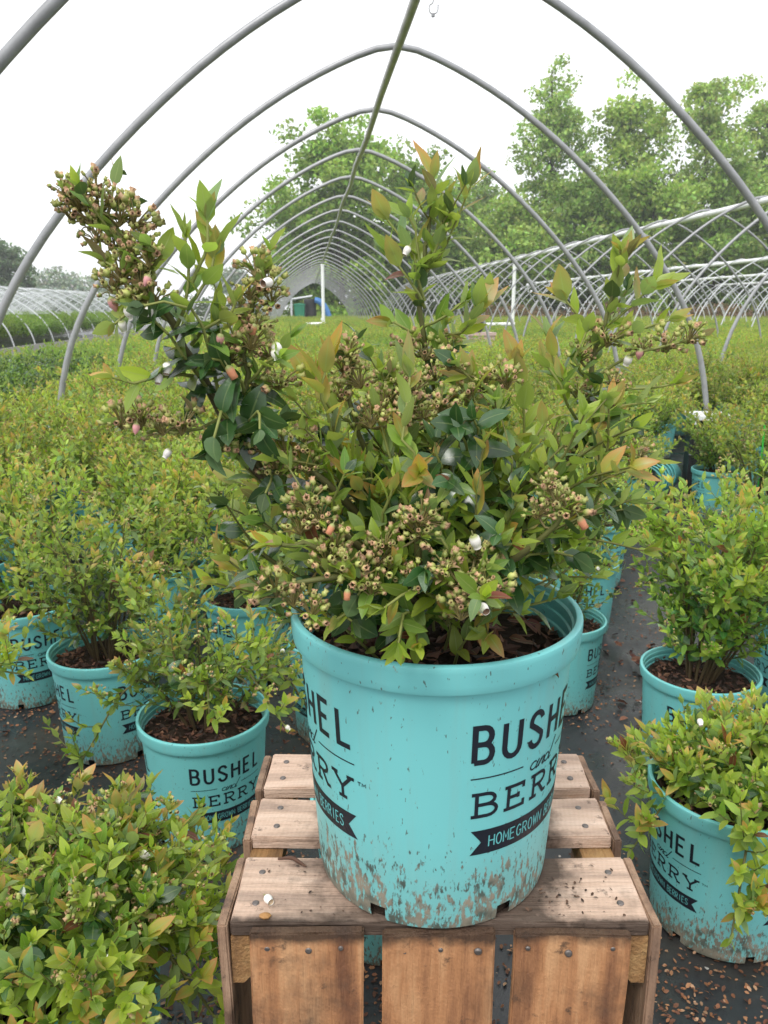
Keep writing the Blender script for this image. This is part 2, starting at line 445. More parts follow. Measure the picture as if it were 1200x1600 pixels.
def hoop_house(lat, d0, step, n, hw, H, r, label, mh, mr, post=None, k=8, wob=.0, mid_rails=False, rail_r=.018, dl=None):
    root = empty('hoop_house', tun(lat, d0), TY)
    tag(root, label, 'greenhouse frame', 'bare pipe hoop houses')
    me = hoop_mesh(hw, H, r, 'hoop', mh, 61, k)
    for q in range(n):
        o = link('hoop', me, root, (0, q * step if dl is None else dl[q] - d0, 0))
        o.rotation_euler = (rng.gauss(0, wob * .5), rng.gauss(0, wob), rng.gauss(0, wob))
        if r > .015 and q < 8:
            V, F = tube([(-.028, 0, H - .012), (.028, 0, H - .012)], r * 1.35, 8)
            link('pipe_coupling', mesh_np('pipe_coupling', V, [F], mh), o)
    L = (n - 1) * step
    P = [(rng.gauss(0, .006), yy, H - r - rail_r * .9 + rng.gauss(0, .004)) for yy in np.arange(-.6, L + .3, 1.1)]
    V, F = tube(smoothpath(P, len(P) * 2), rail_r, 8)
    link('ridge_purlin', mesh_np('ridge_purlin', V, [F], mr), root)
    if post:
        for py, zt, zb, foot in post:
            mb = MB()
            mb.add(*tube([(0, py, zb), (0, py, zt)], .042, 12))
            mb.add(*tube([(-.02, py, zb + .10), (-.02, py, zb + .16)], .05, 12), (.3, .3, .3, 1))
            p = link('support_post', mb.mesh('support_post', M['pvc']), root)
            mb = MB()
            mb.add(*tube([(.05, py, zb + .02), (-foot, py, zb)], .045, 10))
            link('elbow_pipe', mb.mesh('elbow_pipe', M['pvc']), p)
    return root
main_house = hoop_house(.43, .95, 1.28, 32, 1.68, 2.06, .0150, 'nearest bare pipe hoop house arching over the potted shrubs and the crate', M['steel'], M['pipe_worn'],
                        post=[(20.1, 1.98, .50, .45)], wob=.004, rail_r=.020, dl=[1.0, 1.93, 2.93, 3.97] + [5.15 + 1.27 * q for q in range(28)])
tag(main_house, group='bare pipe hoop houses')
hoop_house(4.85, 2.6, 1.2, 30, 1.62, 2.06, .015, 'bare pipe hoop house next to the right with a white ridge and a white post', M['steel'], M['pvc'],
           post=[(16.4, 1.98, .52, 1.1)], wob=.006, rail_r=.036)
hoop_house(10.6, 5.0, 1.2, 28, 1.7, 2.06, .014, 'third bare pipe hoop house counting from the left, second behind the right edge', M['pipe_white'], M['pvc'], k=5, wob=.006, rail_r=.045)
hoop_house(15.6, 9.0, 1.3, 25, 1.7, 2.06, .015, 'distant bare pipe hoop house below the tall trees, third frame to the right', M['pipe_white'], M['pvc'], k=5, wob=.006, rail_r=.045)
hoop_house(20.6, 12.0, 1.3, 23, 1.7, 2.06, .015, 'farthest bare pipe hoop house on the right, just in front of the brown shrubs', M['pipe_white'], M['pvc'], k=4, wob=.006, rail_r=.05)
# left: low houses with a base board and thin pale pipes
for lat, d0, n, hw, HH, lab in ((-7.2, 5, 26, 1.6, 1.40, 'low hoop house with pale curved pipes standing on a grey board at the left edge'),
                                (-11.2, 8, 24, 1.7, 1.5, 'second low hoop house at the far left, behind the one on the grey board'),
                                (-15.4, 10, 24, 1.8, 1.6, 'third low hoop house at the far left, in front of the distant trees')):
    h = hoop_house(lat, d0, 1.25, n, hw, HH, .016, lab, M['pipe_white'], M['pvc'], k=5, wob=.01, rail_r=.02)
    tag(h, group='low hoop houses on the left')
    if lat == -7.2:
        for s in (1, -1):
            mb = MB()
            for q in range(12):
                x0 = s * (hw + .03) + rng.uniform(-.01, .01)
                mb.add(*box(x0, x0 + .035, q * 2.6 + .01, q * 2.6 + 2.58, 0, .19 + rng.uniform(-.012, .012)))
            o = link('base_board', mb.mesh('base_board', M['board'], False), h)
    # torn white film still lying over part of the frame
    m_, t_, b_ = (M.get('film'), None, None) if M.get('film') else mat('white_film')
    if not M.get('film'):
        b_.inputs['Base Color'].default_value = (.75, .78, .82, 1); b_.inputs['Roughness'].default_value = .35
        tr_ = N(t_, 'ShaderNodeBsdfTransparent'); tl_ = N(t_, 'ShaderNodeBsdfTranslucent'); tl_.inputs[0].default_value = (.85, .87, .9, 1)
        m1 = N(t_, 'ShaderNodeMixShader'); m1.inputs[0].default_value = .5
        t_.links.new(b_.outputs[0], m1.inputs[1]); t_.links.new(tl_.outputs[0], m1.inputs[2])
        m2 = N(t_, 'ShaderNodeMixShader')
        nn = noise(t_, 1.5, 4, N(t_, 'ShaderNodeTexCoord').outputs['Object'])
        t_.links.new(ramp(t_, nn, [(.40, (.12, .12, .12)), (.65, (.60, .60, .60))]), m2.inputs[0])
        t_.links.new(tr_.outputs[0], m2.inputs[1]); t_.links.new(m1.outputs[0], m2.inputs[2])
        t_.links.new(m2.outputs[0], t_.nodes['Material Output'].inputs['Surface'])
        M['film'] = m_
    P = hoop_profile(hw + .01, HH + .018, 17)[3:14]
    yy = np.arange(3.0 if lat == -7.2 else 1.0, 24, .6)
    V = np.array([(p[0] + .01 * math.sin(7 * y + p[2] * 3), y, p[2] + .02 * math.sin(y * 5.03) ** 2) for y in yy for p in P])
    k = len(P); i = np.arange(len(yy) - 1)[:, None] * k; j = np.arange(k - 1)[None]
    link('film_cover', mesh_np('film_cover', V, [np.stack([i + j, i + j + 1, i + k + j + 1, i + k + j], -1).reshape(-1, 4)], M['film']), h)

# ---------------------------------------------------------------- trees
def leafy_material():
    m, t, b = mat('tree_foliage')
    at = N(t, 'ShaderNodeAttribute', attribute_name='Col')
    t.links.new(at.outputs['Color'], b.inputs['Base Color']); b.inputs['Roughness'].default_value = .55
    b.inputs['Specular IOR Level'].default_value = .3
    tr = N(t, 'ShaderNodeBsdfTranslucent'); t.links.new(mixc(t, 1.0, at.outputs['Color'], (1.2, 1.3, .7), 'MULTIPLY'), tr.inputs[0])
    ms = N(t, 'ShaderNodeMixShader'); ms.inputs[0].default_value = .35
    t.links.new(b.outputs[0], ms.inputs[1]); t.links.new(tr.outputs[0], ms.inputs[2])
    t.links.new(ms.outputs[0], t.nodes['Material Output'].inputs['Surface'])
    return m
M['tree_leaf'] = leafy_material()
def scatter_leaves(P, size, colr, rs, jit=.35, flat=.5):
    """P (n,3) centres -> bent rhombus leaves, two triangles each side of a fold"""
    n = len(P)
    d = rs.normal(size=(n, 3)); d[:, 2] -= .3; d /= np.linalg.norm(d, axis=1)[:, None]
    e = rs.normal(size=(n, 3)); e[:, 2] *= 1 - flat; e -= d * (e * d).sum(1)[:, None]; e /= np.linalg.norm(e, axis=1)[:, None]
    s = size * rs.uniform(.6, 1.35, n)[:, None]
    nn = np.cross(d, e)
    V = np.stack([P - d * s * .6, P + e * s * .42 + nn * s * .12, P + d * s * .7, P - e * s * .42 + nn * s * .12], 1).reshape(-1, 3)
    F = (np.arange(n)[:, None] * 4 + np.arange(4)[None])
    F = np.concatenate([F[:, [0, 1, 2]], F[:, [0, 2, 3]]])
    c = np.asarray(colr)[None] * rs.uniform(1 - jit, 1 + jit, n)[:, None]
    c = np.clip(c * (1 + rs.normal(0, .08, (n, 3))), 0.003, 1)
    C = np.repeat(np.concatenate([c, np.ones((n, 1))], 1), 4, 0)
    return V, F, C
def tree(loc, Ht, Wd, z0, label, seed, colr=(.075, .12, .022), nleaf=9000, lsize=.17, clump=.75, nlimb=26, lean=0.0, group='broadleaf trees behind the hoop houses', column=False):
    rs = np.random.RandomState(seed)
    root = empty('broadleaf_tree', loc, rs.uniform(0, 6)); tag(root, label, 'tree', group)
    mb = MB()
    tr = [(lean * Ht * .1 * math.sin(3 * s) + rs.normal(0, .02 * Ht * .1), rs.normal(0, .02 * Ht * .1), s * Ht * .93) for s in np.linspace(0, 1, 9)]
    tr[0] = (0, 0, 0)
    T = smoothpath(tr, 20); r0 = .016 * Ht
    bark = (.07, .058, .045, 1)
    mb.add(*tube(T, np.linspace(r0, r0 * .15, 20), 7), bark)
    cen = []
    for q in range(nlimb):
        f = rs.uniform(z0, .97)
        base = T[int(f * 19)]
        prof = math.sin(math.pi * min(1, max(.04, (f - z0 * .55) / (1.04 - z0 * .55))) ** (.8 if not column else .9))
        L = Wd * .5 * prof * rs.uniform(.55, 1.12)
        az = rs.uniform(0, 2 * math.pi); el = rs.uniform(.15, .75) + (.4 if column else 0)
        dv = np.array([math.cos(az) * math.cos(el), math.sin(az) * math.cos(el), math.sin(el)])
        pts = smoothpath([base, base + dv * L * .5 + rs.normal(0, .05 * L, 3), base + dv * L + np.array([0, 0, -.06 * L])], 7)
        mb.add(*tube(pts, np.linspace(r0 * .3 * (1.15 - f), .012, 7), 4), bark)
        for w_ in range(rs.randint(3, 6)):
            g = rs.uniform(.4, 1.08); p = pts[0] * (1 - min(g, 1)) + pts[-1] * g + rs.normal(0, clump * .55, 3)
            cen.append((p, clump * rs.uniform(.5, 1.15)))
            mb.add(*tube([pts[int(min(g, 1) * 6)], p], (.014, .008), 3), bark)
    link('trunk', mb.mesh('trunk', M['bark']), root)
    per = max(20, nleaf // len(cen)); Ps = []; Cs = []
    for p, r in cen:
        d = rs.normal(size=(per, 3)); d /= np.linalg.norm(d, axis=1)[:, None]
        Ps.append(p + d * (rs.uniform(0, 1, per) ** .45)[:, None] * r * np.array([1, 1, .62]))
        Cs.append(np.full((per, 1), rs.uniform(.75, 1.3)))
    P = np.concatenate(Ps)
    V, F, C = scatter_leaves(P, lsize, colr, rs)
    C[:, :3] *= np.repeat(np.concatenate(Cs), 4, 0)
    o = link('crown', mesh_np('crown', V, [F], M['tree_leaf'], C, None, False), root)
    o['kind'] = 'stuff'
    return root
def at(u, Yd):
    """ground point that stands in picture column u at distance Yd (camera 28 mm, pitched 14.4 degrees)"""
    return ((u - 600) / 1284.0 * Yd, Yd, 0)
G1, G2 = (.29, .42, .09), (.25, .37, .08)
tree(at(540, 46), 10.6, 9.4, .02, 'tall loose broadleaf tree seen through the middle of the nearest hoop house', 3, G1, 34000, .20, 1.05, 64, .3)
tree(at(650, 50), 9.9, 8.0, .04, 'dense rounded tree right of the middle one, behind the big blueberry top', 5, G2, 22000, .2, 1.0, 44)
tree(at(845, 50), 15.0, 6.0, .06, 'tallest narrow airy tree with open sky on both sides', 8, (.31, .43, .12), 13500, .18, .85, 56, .2, column=True)
tree(at(745, 56), 9.4, 6.4, .10, 'shorter grey green tree between the rounded tree and the narrow one', 9, (.30, .40, .15), 12000, .19, .9, 32)
tree(at(965, 50), 13.0, 8.4, .05, 'olive green tree right of the narrow tall tree with a broken top', 12, (.32, .43, .10), 17500, .20, 1.0, 52, -.2)
tree(at(1075, 48), 13.6, 7.6, .05, 'tall feathery tree second from the right edge', 15, (.31, .42, .11), 17000, .19, .9, 56, .3)
tree(at(1165, 50), 13.9, 8.2, .05, 'tall feathery tree at the right edge with drooping top branches', 18, (.32, .43, .115), 17000, .19, .9, 56, -.3)
tree(at(1290, 50), 13.0, 8.5, .1, 'tree just past the right edge of the tall feathery pair', 19, (.16, .21, .05), 16000, .2, 1.0, 34)
for k_, (u, Yd, h_, w_, s_, lab) in enumerate((
        (700, 49, 5.6, 6.0, 31, 'low green tree behind the ridges, left end of its row'),
        (800, 46, 6.6, 6.5, 32, 'low dark tree at the foot of the narrow tall tree'),
        (900, 47, 8.2, 7.5, 33, 'full mid-height tree between the narrow tall tree and the olive one'),
        (1010, 44, 7.8, 7.5, 34, 'bright mid-height tree under the olive tree with the broken top'),
        (1110, 44, 8.2, 7.5, 35, 'bushy mid-height tree under the tall feathery pair'),
        (1215, 45, 7.8, 7.5, 36, 'bushy mid-height tree at the right edge above the white ridges'),
        (480, 50, 4.6, 4.6, 37, 'small tree left of the middle one near the hoop house end'),
        (590, 58, 6.0, 7.0, 38, 'broad low tree behind the trunk of the middle tree'))):
    tree(at(u, Yd), h_, w_, .03, lab, s_, (.31, .43, .10) if k_ % 2 else (.25, .37, .085), 13500, .2, 1.0, 34)
tree(at(-10, 62), 5.6, 7.0, .05, 'dark tree at the left edge beyond the low hoop houses', 41, (.15, .21, .12), 12000, .2, .9, 30, group='far trees on the left')
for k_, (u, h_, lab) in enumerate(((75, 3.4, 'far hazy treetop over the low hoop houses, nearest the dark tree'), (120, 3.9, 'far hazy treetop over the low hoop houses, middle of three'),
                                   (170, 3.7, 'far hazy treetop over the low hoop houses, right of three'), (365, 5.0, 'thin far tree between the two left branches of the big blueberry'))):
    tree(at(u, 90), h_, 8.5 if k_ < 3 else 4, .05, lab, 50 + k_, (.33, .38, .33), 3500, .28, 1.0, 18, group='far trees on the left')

# brown shrub rows, a hedge and distant woods: masses nobody could count
def mass(name, label, cat, x0, x1, y0, y1, h, n, size, colr, seed):
    rs = np.random.RandomState(seed)
    P = np.stack([rs.uniform(x0, x1, n), rs.uniform(y0, y1, n), rs.uniform(0, 1, n) ** .6], -1)
    P[:, 2] *= h * (.75 + .25 * np.sin(P[:, 0] * 1.3 + np.sin(P[:, 1] * .9)) + rs.normal(0, .08, n))
    V, F, C = scatter_leaves(P, size, colr, rs)
    o = link(name, mesh_np(name, V, [F], M['tree_leaf'], C, None, False)); tag(o, label, cat, kind='stuff')
    return o
mass('brown_shrubs', 'reddish brown field of low shrubs beyond the right-hand hoop houses', 'shrubs', 4, 50, 36, 43, 1.05, 26000, .12, (.19, .125, .07), 61)
mass('hedge', 'green hedge line beyond the brown shrubs', 'hedge', 2, 60, 46, 48, 1.6, 12000, .2, (.12, .16, .05), 62)
mass('hedge', 'low grey green hedge line far away on the left', 'hedge', -60, -8, 58, 61, 1.7, 9000, .25, (.10, .14, .07), 63)
# ---------------------------------------------------------------- leaves
def leaf_verts(nl, nw, W, curl, fold, tipw=.75):
    y = np.linspace(0, 1, nl + 1)
    w = W * np.sin(np.pi * y ** tipw) ** .85 * (1 - .12 * y)
    w[0] = W * .05; w[-1] = 0.0
    xs = np.linspace(-1, 1, nw + 1)
    V = []; A = []
    for a, ww in zip(y, w):
        for x in xs:
            z = -curl * a * a + fold * abs(x) * ww + .05 * W * math.sin(a * 17 + x * 3) * abs(x)
            V.append((x * ww, a * (1 - .15 * curl * a), z)); A.append((a, abs(x)))
    F = []
    k = nw + 1
    for i in range(nl):
        for j in range(nw):
            F.append((i * k + j, i * k + j + 1, i * k + k + j + 1, i * k + k + j))
    return np.array(V), np.array(F), np.array(A)
BASE = {0: ((0.43, 0.49, 0.07), (0.70, 0.36, 0.13)),      # young, orange tip
        1: ((0.362, 0.497, 0.062), (0.475, 0.588, 0.090)),    # young lime
        2: ((0.192, 0.328, 0.051), (0.282, 0.429, 0.073)),  # grown
        3: ((0.034, 0.095, 0.022), (0.052, 0.125, 0.030)), # old, glossy
        4: ((0.136, 0.040, 0.023), (0.339, 0.113, 0.051)),     # withered
        5: ((0.452, 0.429, 0.181), (0.520, 0.282, 0.215)),       # pale, pink flushed
        6: ((0.249, 0.384, 0.147), (0.339, 0.475, 0.203))}       # grey green
def leaf_cols(cls, A):
    a, b_ = BASE[cls]
    y, x = A[:, 0:1], A[:, 1:2]
    f = np.clip((y * 1.1 + x * .45 - .35) * 1.05, 0, 1) if cls in (0, 5) else np.clip(y * .5 + x * .3, 0, 1)
    c = np.array(a) * (1 - f) + np.array(b_) * f
    return np.concatenate([c, x], 1)
SHAPES = [(.22, .10, .18), (.235, .25, .26), (.20, -.06, .2), (.255, .16, .10)]
DARKSH = [(.30, .42, .15), (.33, .30, -.12), (.28, .55, .2), (.31, .15, .1)]
def make_templates(nl, nw):
    T = {}
    for c in BASE:
        for k in range(4):
            W, curl, fold = (DARKSH if c == 3 else SHAPES)[k]
            V, F, A = leaf_verts(nl, nw, W, curl, fold)
            T[(c, k)] = (V, F, leaf_cols(c, A))
    return T
T_HI = make_templates(7, 4); T_NEAR = make_templates(5, 2); T_MID = make_templates(3, 2)
T_LOW = {}
for c_ in BASE:
    for k_ in range(4):
        W_, cu_, fo_ = (DARKSH if c_ == 3 else SHAPES)[k_]
        V_ = np.array([(0, 0, 0), (W_, .45, .08 - cu_ * .2), (0, .5, -cu_ * .25), (-W_, .45, .08 - cu_ * .2), (0, 1, -cu_)])
        F_ = np.array([(0, 1, 2), (0, 2, 3), (1, 4, 2), (2, 4, 3)])
        T_LOW[(c_, k_)] = (V_, F_, leaf_cols(c_, np.array([(0, .1), (.45, 1), (.5, 0.2), (.45, 1), (1, .2)])))
def leaf_meshes(T, nm):
    out = {}
    for (c, k), (V, F, C) in T.items():
        out[(c, k)] = mesh_np(nm, V, [F], M['leaf_dark'] if c == 3 else M['leaf'], C)
    return out
LM_HI = leaf_meshes(T_HI, 'leaf'); LM_NEAR = leaf_meshes(T_NEAR, 'leaf'); LM_MID = leaf_meshes(T_MID, 'leaf')

def join_leaves(name, leaves, T, rs, seedcol=.22):
    by = {}
    for lf in leaves: by.setdefault((lf[0], lf[1]), []).append(lf)
    Vs, F0, F1, Cs = [], [], [], []; n = 0
    for (c, k), L in sorted(by.items()):
        V, F, C = T[(c, k)]
        Mx = np.array([l[2] for l in L]); loc = np.array([l[3] for l in L]); s = np.array([l[4] for l in L])
        W = np.einsum('nij,vj->nvi', Mx, V) * s[:, None, None] + loc[:, None]
        CC = np.tile(C[None], (len(L), 1, 1)); CC[..., :3] *= rs.uniform(1 - seedcol, 1 + seedcol, (len(L), 1, 1)) * (1 + rs.normal(0, .05, (len(L), 1, 3)))
        Vs.append(W.reshape(-1, 3)); Cs.append(CC.reshape(-1, 4))
        FF = (F[None] + (np.arange(len(L)) * len(V))[:, None, None] + n).reshape(-1, F.shape[1])
        (F1 if c == 3 else F0).append(FF); n += len(V) * len(L)
    FL = []; MI = []
    if F0: FL.append(np.concatenate(F0)); MI.append(0)
    if F1: FL.append(np.concatenate(F1)); MI.append(1)
    return mesh_np(name, np.concatenate(Vs), FL, [M['leaf'], M['leaf_dark']], np.clip(np.concatenate(Cs), 0, 1), MI)
def leaf_matrix(d, n):
    d = d / np.linalg.norm(d); n = n - d * n.dot(d); n = n / (np.linalg.norm(n) + 1e-9); x = np.cross(d, n)
    return np.stack([x, d, n], 1)
def leaves_along(P, R, f0, spacing, size, kind, out, droop=.0, young=.5):
    """alternate leaves along a shoot; R random.Random; kind letter picks colours"""
    P = np.asarray(P); seg = np.linalg.norm(np.diff(P, axis=0), axis=1); L = seg.sum(); cum = np.concatenate([[0], np.cumsum(seg)])
    s = f0 * L; phi = R.uniform(0, 6.28)
    def point(s):
        i = min(max(int(np.searchsorted(cum, s)) - 1, 0), len(seg) - 1)
        t = (s - cum[i]) / (seg[i] + 1e-9); d = (P[i + 1] - P[i]) / (seg[i] + 1e-9)
        return P[i] * (1 - t) + P[i + 1] * t, d
    while True:
        last = s >= L
        p, t = point(min(s, L - 1e-4)); f = min(s / L, 1)
        reps = 3 if last else 1
        for q in range(reps):
            phi += 2.4 + R.gauss(0, .25)
            a = np.cross(t, (0, 0, 1.0)); a = a / (np.linalg.norm(a) + 1e-6) if np.linalg.norm(a) > .05 else np.array([1.0, 0, 0])
            b_ = np.cross(t, a); r = a * math.cos(phi) + b_ * math.sin(phi)
            al = (math.radians(62 - 28 * f) if not last else math.radians(24)) + R.gauss(0, .16)
            d = t * math.cos(al) + r * math.sin(al)
            d = d + np.array([0, 0, .18 - droop * (1.1 - f) - (.55 if kind == 'd' else 0)]) + np.array([R.gauss(0, .12) for _ in range(3)])
            n = t * math.sin(al) - r * math.cos(al) + np.array([0, 0, .55]) + np.array([R.gauss(0, .22) for _ in range(3)])
            u = R.random()
            if kind == 'o': c = 0 if f > .55 and u < .62 else (1 if u < .85 else 6)
            elif kind == 'y': c = (0 if u < young * .45 else 1) if f > .75 else (1 if u < .55 else 2 if u < .88 else 6)
            elif kind == 'd': c = 3 if u < .85 else 2
            elif kind == 'm': c = 2 if u < .55 else (3 if u < .63 else 1 if u < .95 else 6)
            else: c = 3 if u < .25 else 2 if u < .55 else 1 if u < .93 else 5
            if R.random() < .012: c = 4
            sz = size * (R.uniform(.78, 1.18)) * (1.0 - .30 * f if kind != 'o' else .82 + .22 * f) * (.75 if last and q else 1) * (1.12 if c == 3 else 1)
            out.append((c, R.randrange(4), leaf_matrix(d, n), p, sz))
        if last: break
        s += spacing * R.uniform(.75, 1.25)

# ---------------------------------------------------------------- fruit, flowers
def fruit_shape(mb, p, d, r, R, lo=False):
    """a set fruit: squat green globe, open five-lobed calyx at its end"""
    d = d / np.linalg.norm(d); a = np.cross(d, (0.3, .2, 1)); a /= np.linalg.norm(a); b_ = np.cross(d, a)
    ns = 10 if not lo else 4
    prof = [(0.0, .15), (.55, .75), (1.15, .95), (1.6, .72), (1.75, .62), (2.25, .98), (1.75, .34)] if not lo else [(0, .2), (.9, 1.0), (1.7, .6), (2.2, .85)]
    g = R.uniform(.7, 1.25); pk = R.random()
    green = np.array([.34, .42, .10]) * g; pink = np.array([.66, .40, .24]) * g if pk < .55 else np.array([.50, .50, .17]) * g
    V = []; C = []
    for i, (h, w) in enumerate(prof):
        for k in range(ns):
            q = 2 * math.pi * k / ns
            ww = w * (1.0 if i != 5 or k % 2 == 0 else .6); h = h + (.08 if i == 5 and k % 2 == 0 else 0)
            V.append(p + d * h * r + (a * math.cos(q) + b_ * math.sin(q)) * ww * r)
            f = min(1, max(0, (h - .9) / 1.0)) if i < 6 or lo else 1
            c = green * (1 - f) + pink * f
            if i == 6 and not lo: c = np.array([.24, .13, .06])
            C.append((*c, 1))
    F = [(i * ns + k, i * ns + (k + 1) % ns, (i + 1) * ns + (k + 1) % ns, (i + 1) * ns + k) for i in range(len(prof) - 1) for k in range(ns)]
    mb.add(V, F, C)
def cluster_mesh(seed, n=16, r=.0023, rad=.0150, lo=False):
    R = random.Random(seed); mb = MB()
    for q in range(n):
        z = R.uniform(-.35, 1); az = q * 2.4 + R.uniform(-.3, .3); s = math.sqrt(max(0, 1 - z * z))
        d = np.array([s * math.cos(az), s * math.sin(az), z + .15]); rr = rad * R.uniform(.5, 1.05)
        p = d * rr
        if not lo: mb.add(*tube([(0, 0, -rad * .3), tuple(p * .6), tuple(p)], (.0006, .0005, .0006), 4), (.24, .20, .07, 1))
        fruit_shape(mb, p, d + np.array([R.gauss(0, .2) for _ in range(3)]), r * R.uniform(.6, 1.3), R, lo)
    if not lo:  # a few small bract leaves
        for q in range(3):
            V, F, C = T_MID[(R.choice((1, 2, 5)), R.randrange(4))]
            az = R.uniform(0, 6.28); Mx = leaf_matrix(np.array([math.cos(az), math.sin(az), .3]), np.array([0, 0, 1.0]))
            mb.add((Mx @ V.T).T * .013, F, C)
    return mb.mesh('fruit_cluster', M['fruit'])
CL_HI = [cluster_mesh(100 + s, 20) for s in range(6)]
CL_LO = [cluster_mesh(200 + s, 11, .0026, .013, True) for s in range(4)]
def flower_mesh(kind):
    """0 white bell seen closed, 1 pink bud, 2 open-mouthed bell, 3 coral withered bell"""
    mb = MB()
    colr = [(.86, .83, .78, 1), (.70, .33, .33, 1), (.86, .83, .78, 1), (.62, .26, .14, 1)][kind]
    prof = [(.0008, 0), (.0022, .0006), (.0034, .0025), (.0036, .0050), (.0031, .0072), (.0022, .0086), (.0027, .0096)]
    if kind == 1: prof = [(.0006, 0), (.0024, .0012), (.0031, .0034), (.0028, .006), (.0016, .0085), (.0003, .0102)]
    if kind == 3: prof = [(.0006, 0), (.0022, .0012), (.0030, .004), (.0026, .007), (.0028, .0095), (.0018, .0098)]
    V, F = lathe(prof, 10)
    C = np.tile(colr, (len(V), 1))
    C[:20, :3] = (.30, .34, .12)
    mb.add(V, F, C)
    if kind in (0, 2):
        V, F = lathe([(.0024, .0094), (.0017, .0075), (.0002, .0070)], 10); mb.add(V, F, (.5, .38, .25, 1) if kind == 0 else (.22, .13, .08, 1))
    V, F = lathe([(.0004, -.0035), (.0005, 0)], 5); mb.add(V, F, (.3, .32, .12, 1))
    return mb.mesh('flower', M['petal'])
FLM = [flower_mesh(k) for k in range(4)]

# ---------------------------------------------------------------- pot, lettering
def prad(z): return .1 + z / .215 * .0135
def pot_mesh(n=96, holes=True):
    outer = [(.0975, 0), (.0992, .0015), (.1002, .006), (.1010, .014), (.1035, .055), (.1060, .095), (.1085, .135), (.1110, .175), (.1130, .2080), (.1132, .2108),
             (.1136, .2114), (.1178, .2118), (.1186, .2122), (.1190, .2132), (.1198, .2190), (.1204, .2290), (.1204, .2318), (.1200, .2334), (.1190, .2342), (.1160, .2346), (.1150, .2343), (.1144, .2334)]
    inner = [(.1136, .2280), (.1118, .2262), (.1116, .2215), (.1128, .2208), (.1126, .2165), (.1108, .2158), (.1106, .2110), (.1118, .2104), (.1116, .2060), (.1098, .2050), (.1075, .1700)]
    V, F = lathe(outer + inner, n)
    if holes:
        r = np.hypot(V[:, 0], V[:, 1]); a = np.arctan2(V[:, 1], V[:, 0])
        keep = np.ones(len(F), bool)
        for i in range(len(F)):
            row = i // n; k = i % n
            if row < 3 and (k % 16 in (8, 9)): keep[i] = False
        F = F[keep]
    me = mesh_np('pot', V, [F], M['pot'])
    me.set_sharp_from_angle(angle=math.radians(32))
    return me
POT_HI = pot_mesh(); POT_LO = pot_mesh(40, False)

def stroke(pts, th):
    """flat ribbon along pts, both in metres (arc length, height)"""
    P = np.array(pts, float); P = P[np.concatenate([[True], np.linalg.norm(np.diff(P, axis=0), axis=1) > 1e-5])]; Q = [P[0]]
    for a, b_ in zip(P[:-1], P[1:]):
        k = max(1, int(np.linalg.norm(b_ - a) / .004))
        for i in range(1, k + 1): Q.append(a + (b_ - a) * i / k)
    P = np.array(Q); T = np.diff(P, axis=0); T /= np.linalg.norm(T, axis=1)[:, None] + 1e-12
    T0 = np.vstack([T[:1], T]); T1 = np.vstack([T, T[-1:]])
    n0 = np.stack([-T0[:, 1], T0[:, 0]], 1); n1 = np.stack([-T1[:, 1], T1[:, 0]], 1)
    m = n0 + n1; m /= (np.linalg.norm(m, axis=1)[:, None] + 1e-9)
    k = 1 / np.clip((m * n0).sum(1), .5, 1)
    A = P + m * (k * th / 2)[:, None]; B = P - m * (k * th / 2)[:, None]
    return A, B
def arc(cx, cy, rx, ry, a0, a1, n=9):
    return [(cx + rx * math.cos(math.radians(a)), cy + ry * math.sin(math.radians(a))) for a in np.linspace(a0, a1, n)]
SANS = {'B': [[(0, 0), (0, 1), (.5, 1)] + arc(.5, .76, .42, .24, 90, -90) + [(0, .52)], [(.5, .52)] + arc(.55, .26, .45, .26, 90, -90) + [(0, 0)]],
        'U': [[(0, 1), (0, .3)] + arc(.5, .28, .5, .28, 180, 360) + [(1, 1)]],
        'S': [arc(.5, .76, .46, .24, 10, 180) + [(.05, .68), (.5, .52), (.95, .34)] + arc(.5, .25, .48, .25, 10, -175)],
        'H': [[(0, 0), (0, 1)], [(1, 0), (1, 1)], [(0, .52), (1, .52)]],
        'E': [[(.9, 1), (0, 1), (0, 0), (.9, 0)], [(0, .52), (.75, .52)]],
        'L': [[(0, 1), (0, 0), (.9, 0)]],
        'O': [arc(.5, .5, .5, .5, 0, 360, 17)], 'M': [[(0, 0), (0, 1), (.5, .35), (1, 1), (1, 0)]],
        'G': [arc(.5, .5, .5, .5, 40, 330, 13) + [(1, .45), (.6, .45)]], 'R': [[(0, 0), (0, 1), (.5, 1)] + arc(.5, .75, .42, .25, 90, -90) + [(0, .5)], [(.45, .5), (1, 0)]],
        'W': [[(0, 1), (.22, 0), (.5, .8), (.78, 0), (1, 1)]], 'N': [[(0, 0), (0, 1), (1, 0), (1, 1)]], 'I': [[(.5, 0), (.5, 1)]]}
SLAB = {'B': [[(-.12, 0), (.55, 0)] + arc(.6, .26, .38, .26, -90, 90) + [(.1, .52)], [(-.12, 1), (.5, 1)] + arc(.52, .76, .36, .24, 90, -90), [(.1, 0), (.1, 1)]],
        'E': [[(-.08, 0), (.92, 0), (.92, .24)], [(-.08, 1), (.88, 1), (.88, .78)], [(.12, 0), (.12, 1)], [(.12, .52), (.62, .52)], [(.62, .40), (.62, .64)]],
        'R': [[(-.1, 1), (.5, 1)] + arc(.52, .75, .36, .25, 90, -90) + [(.12, .5)], [(.12, 0), (.12, 1)], [(-.1, 0), (.36, 0)], [(.45, .5), (.85, 0), (1.08, 0)]],
        'Y': [[(0, 1), (.5, .46), (1, 1)], [(.5, .46), (.5, 0)], [(-.16, 1), (.24, 1)], [(.78, 1), (1.18, 1)], [(.26, 0), (.74, 0)]]}
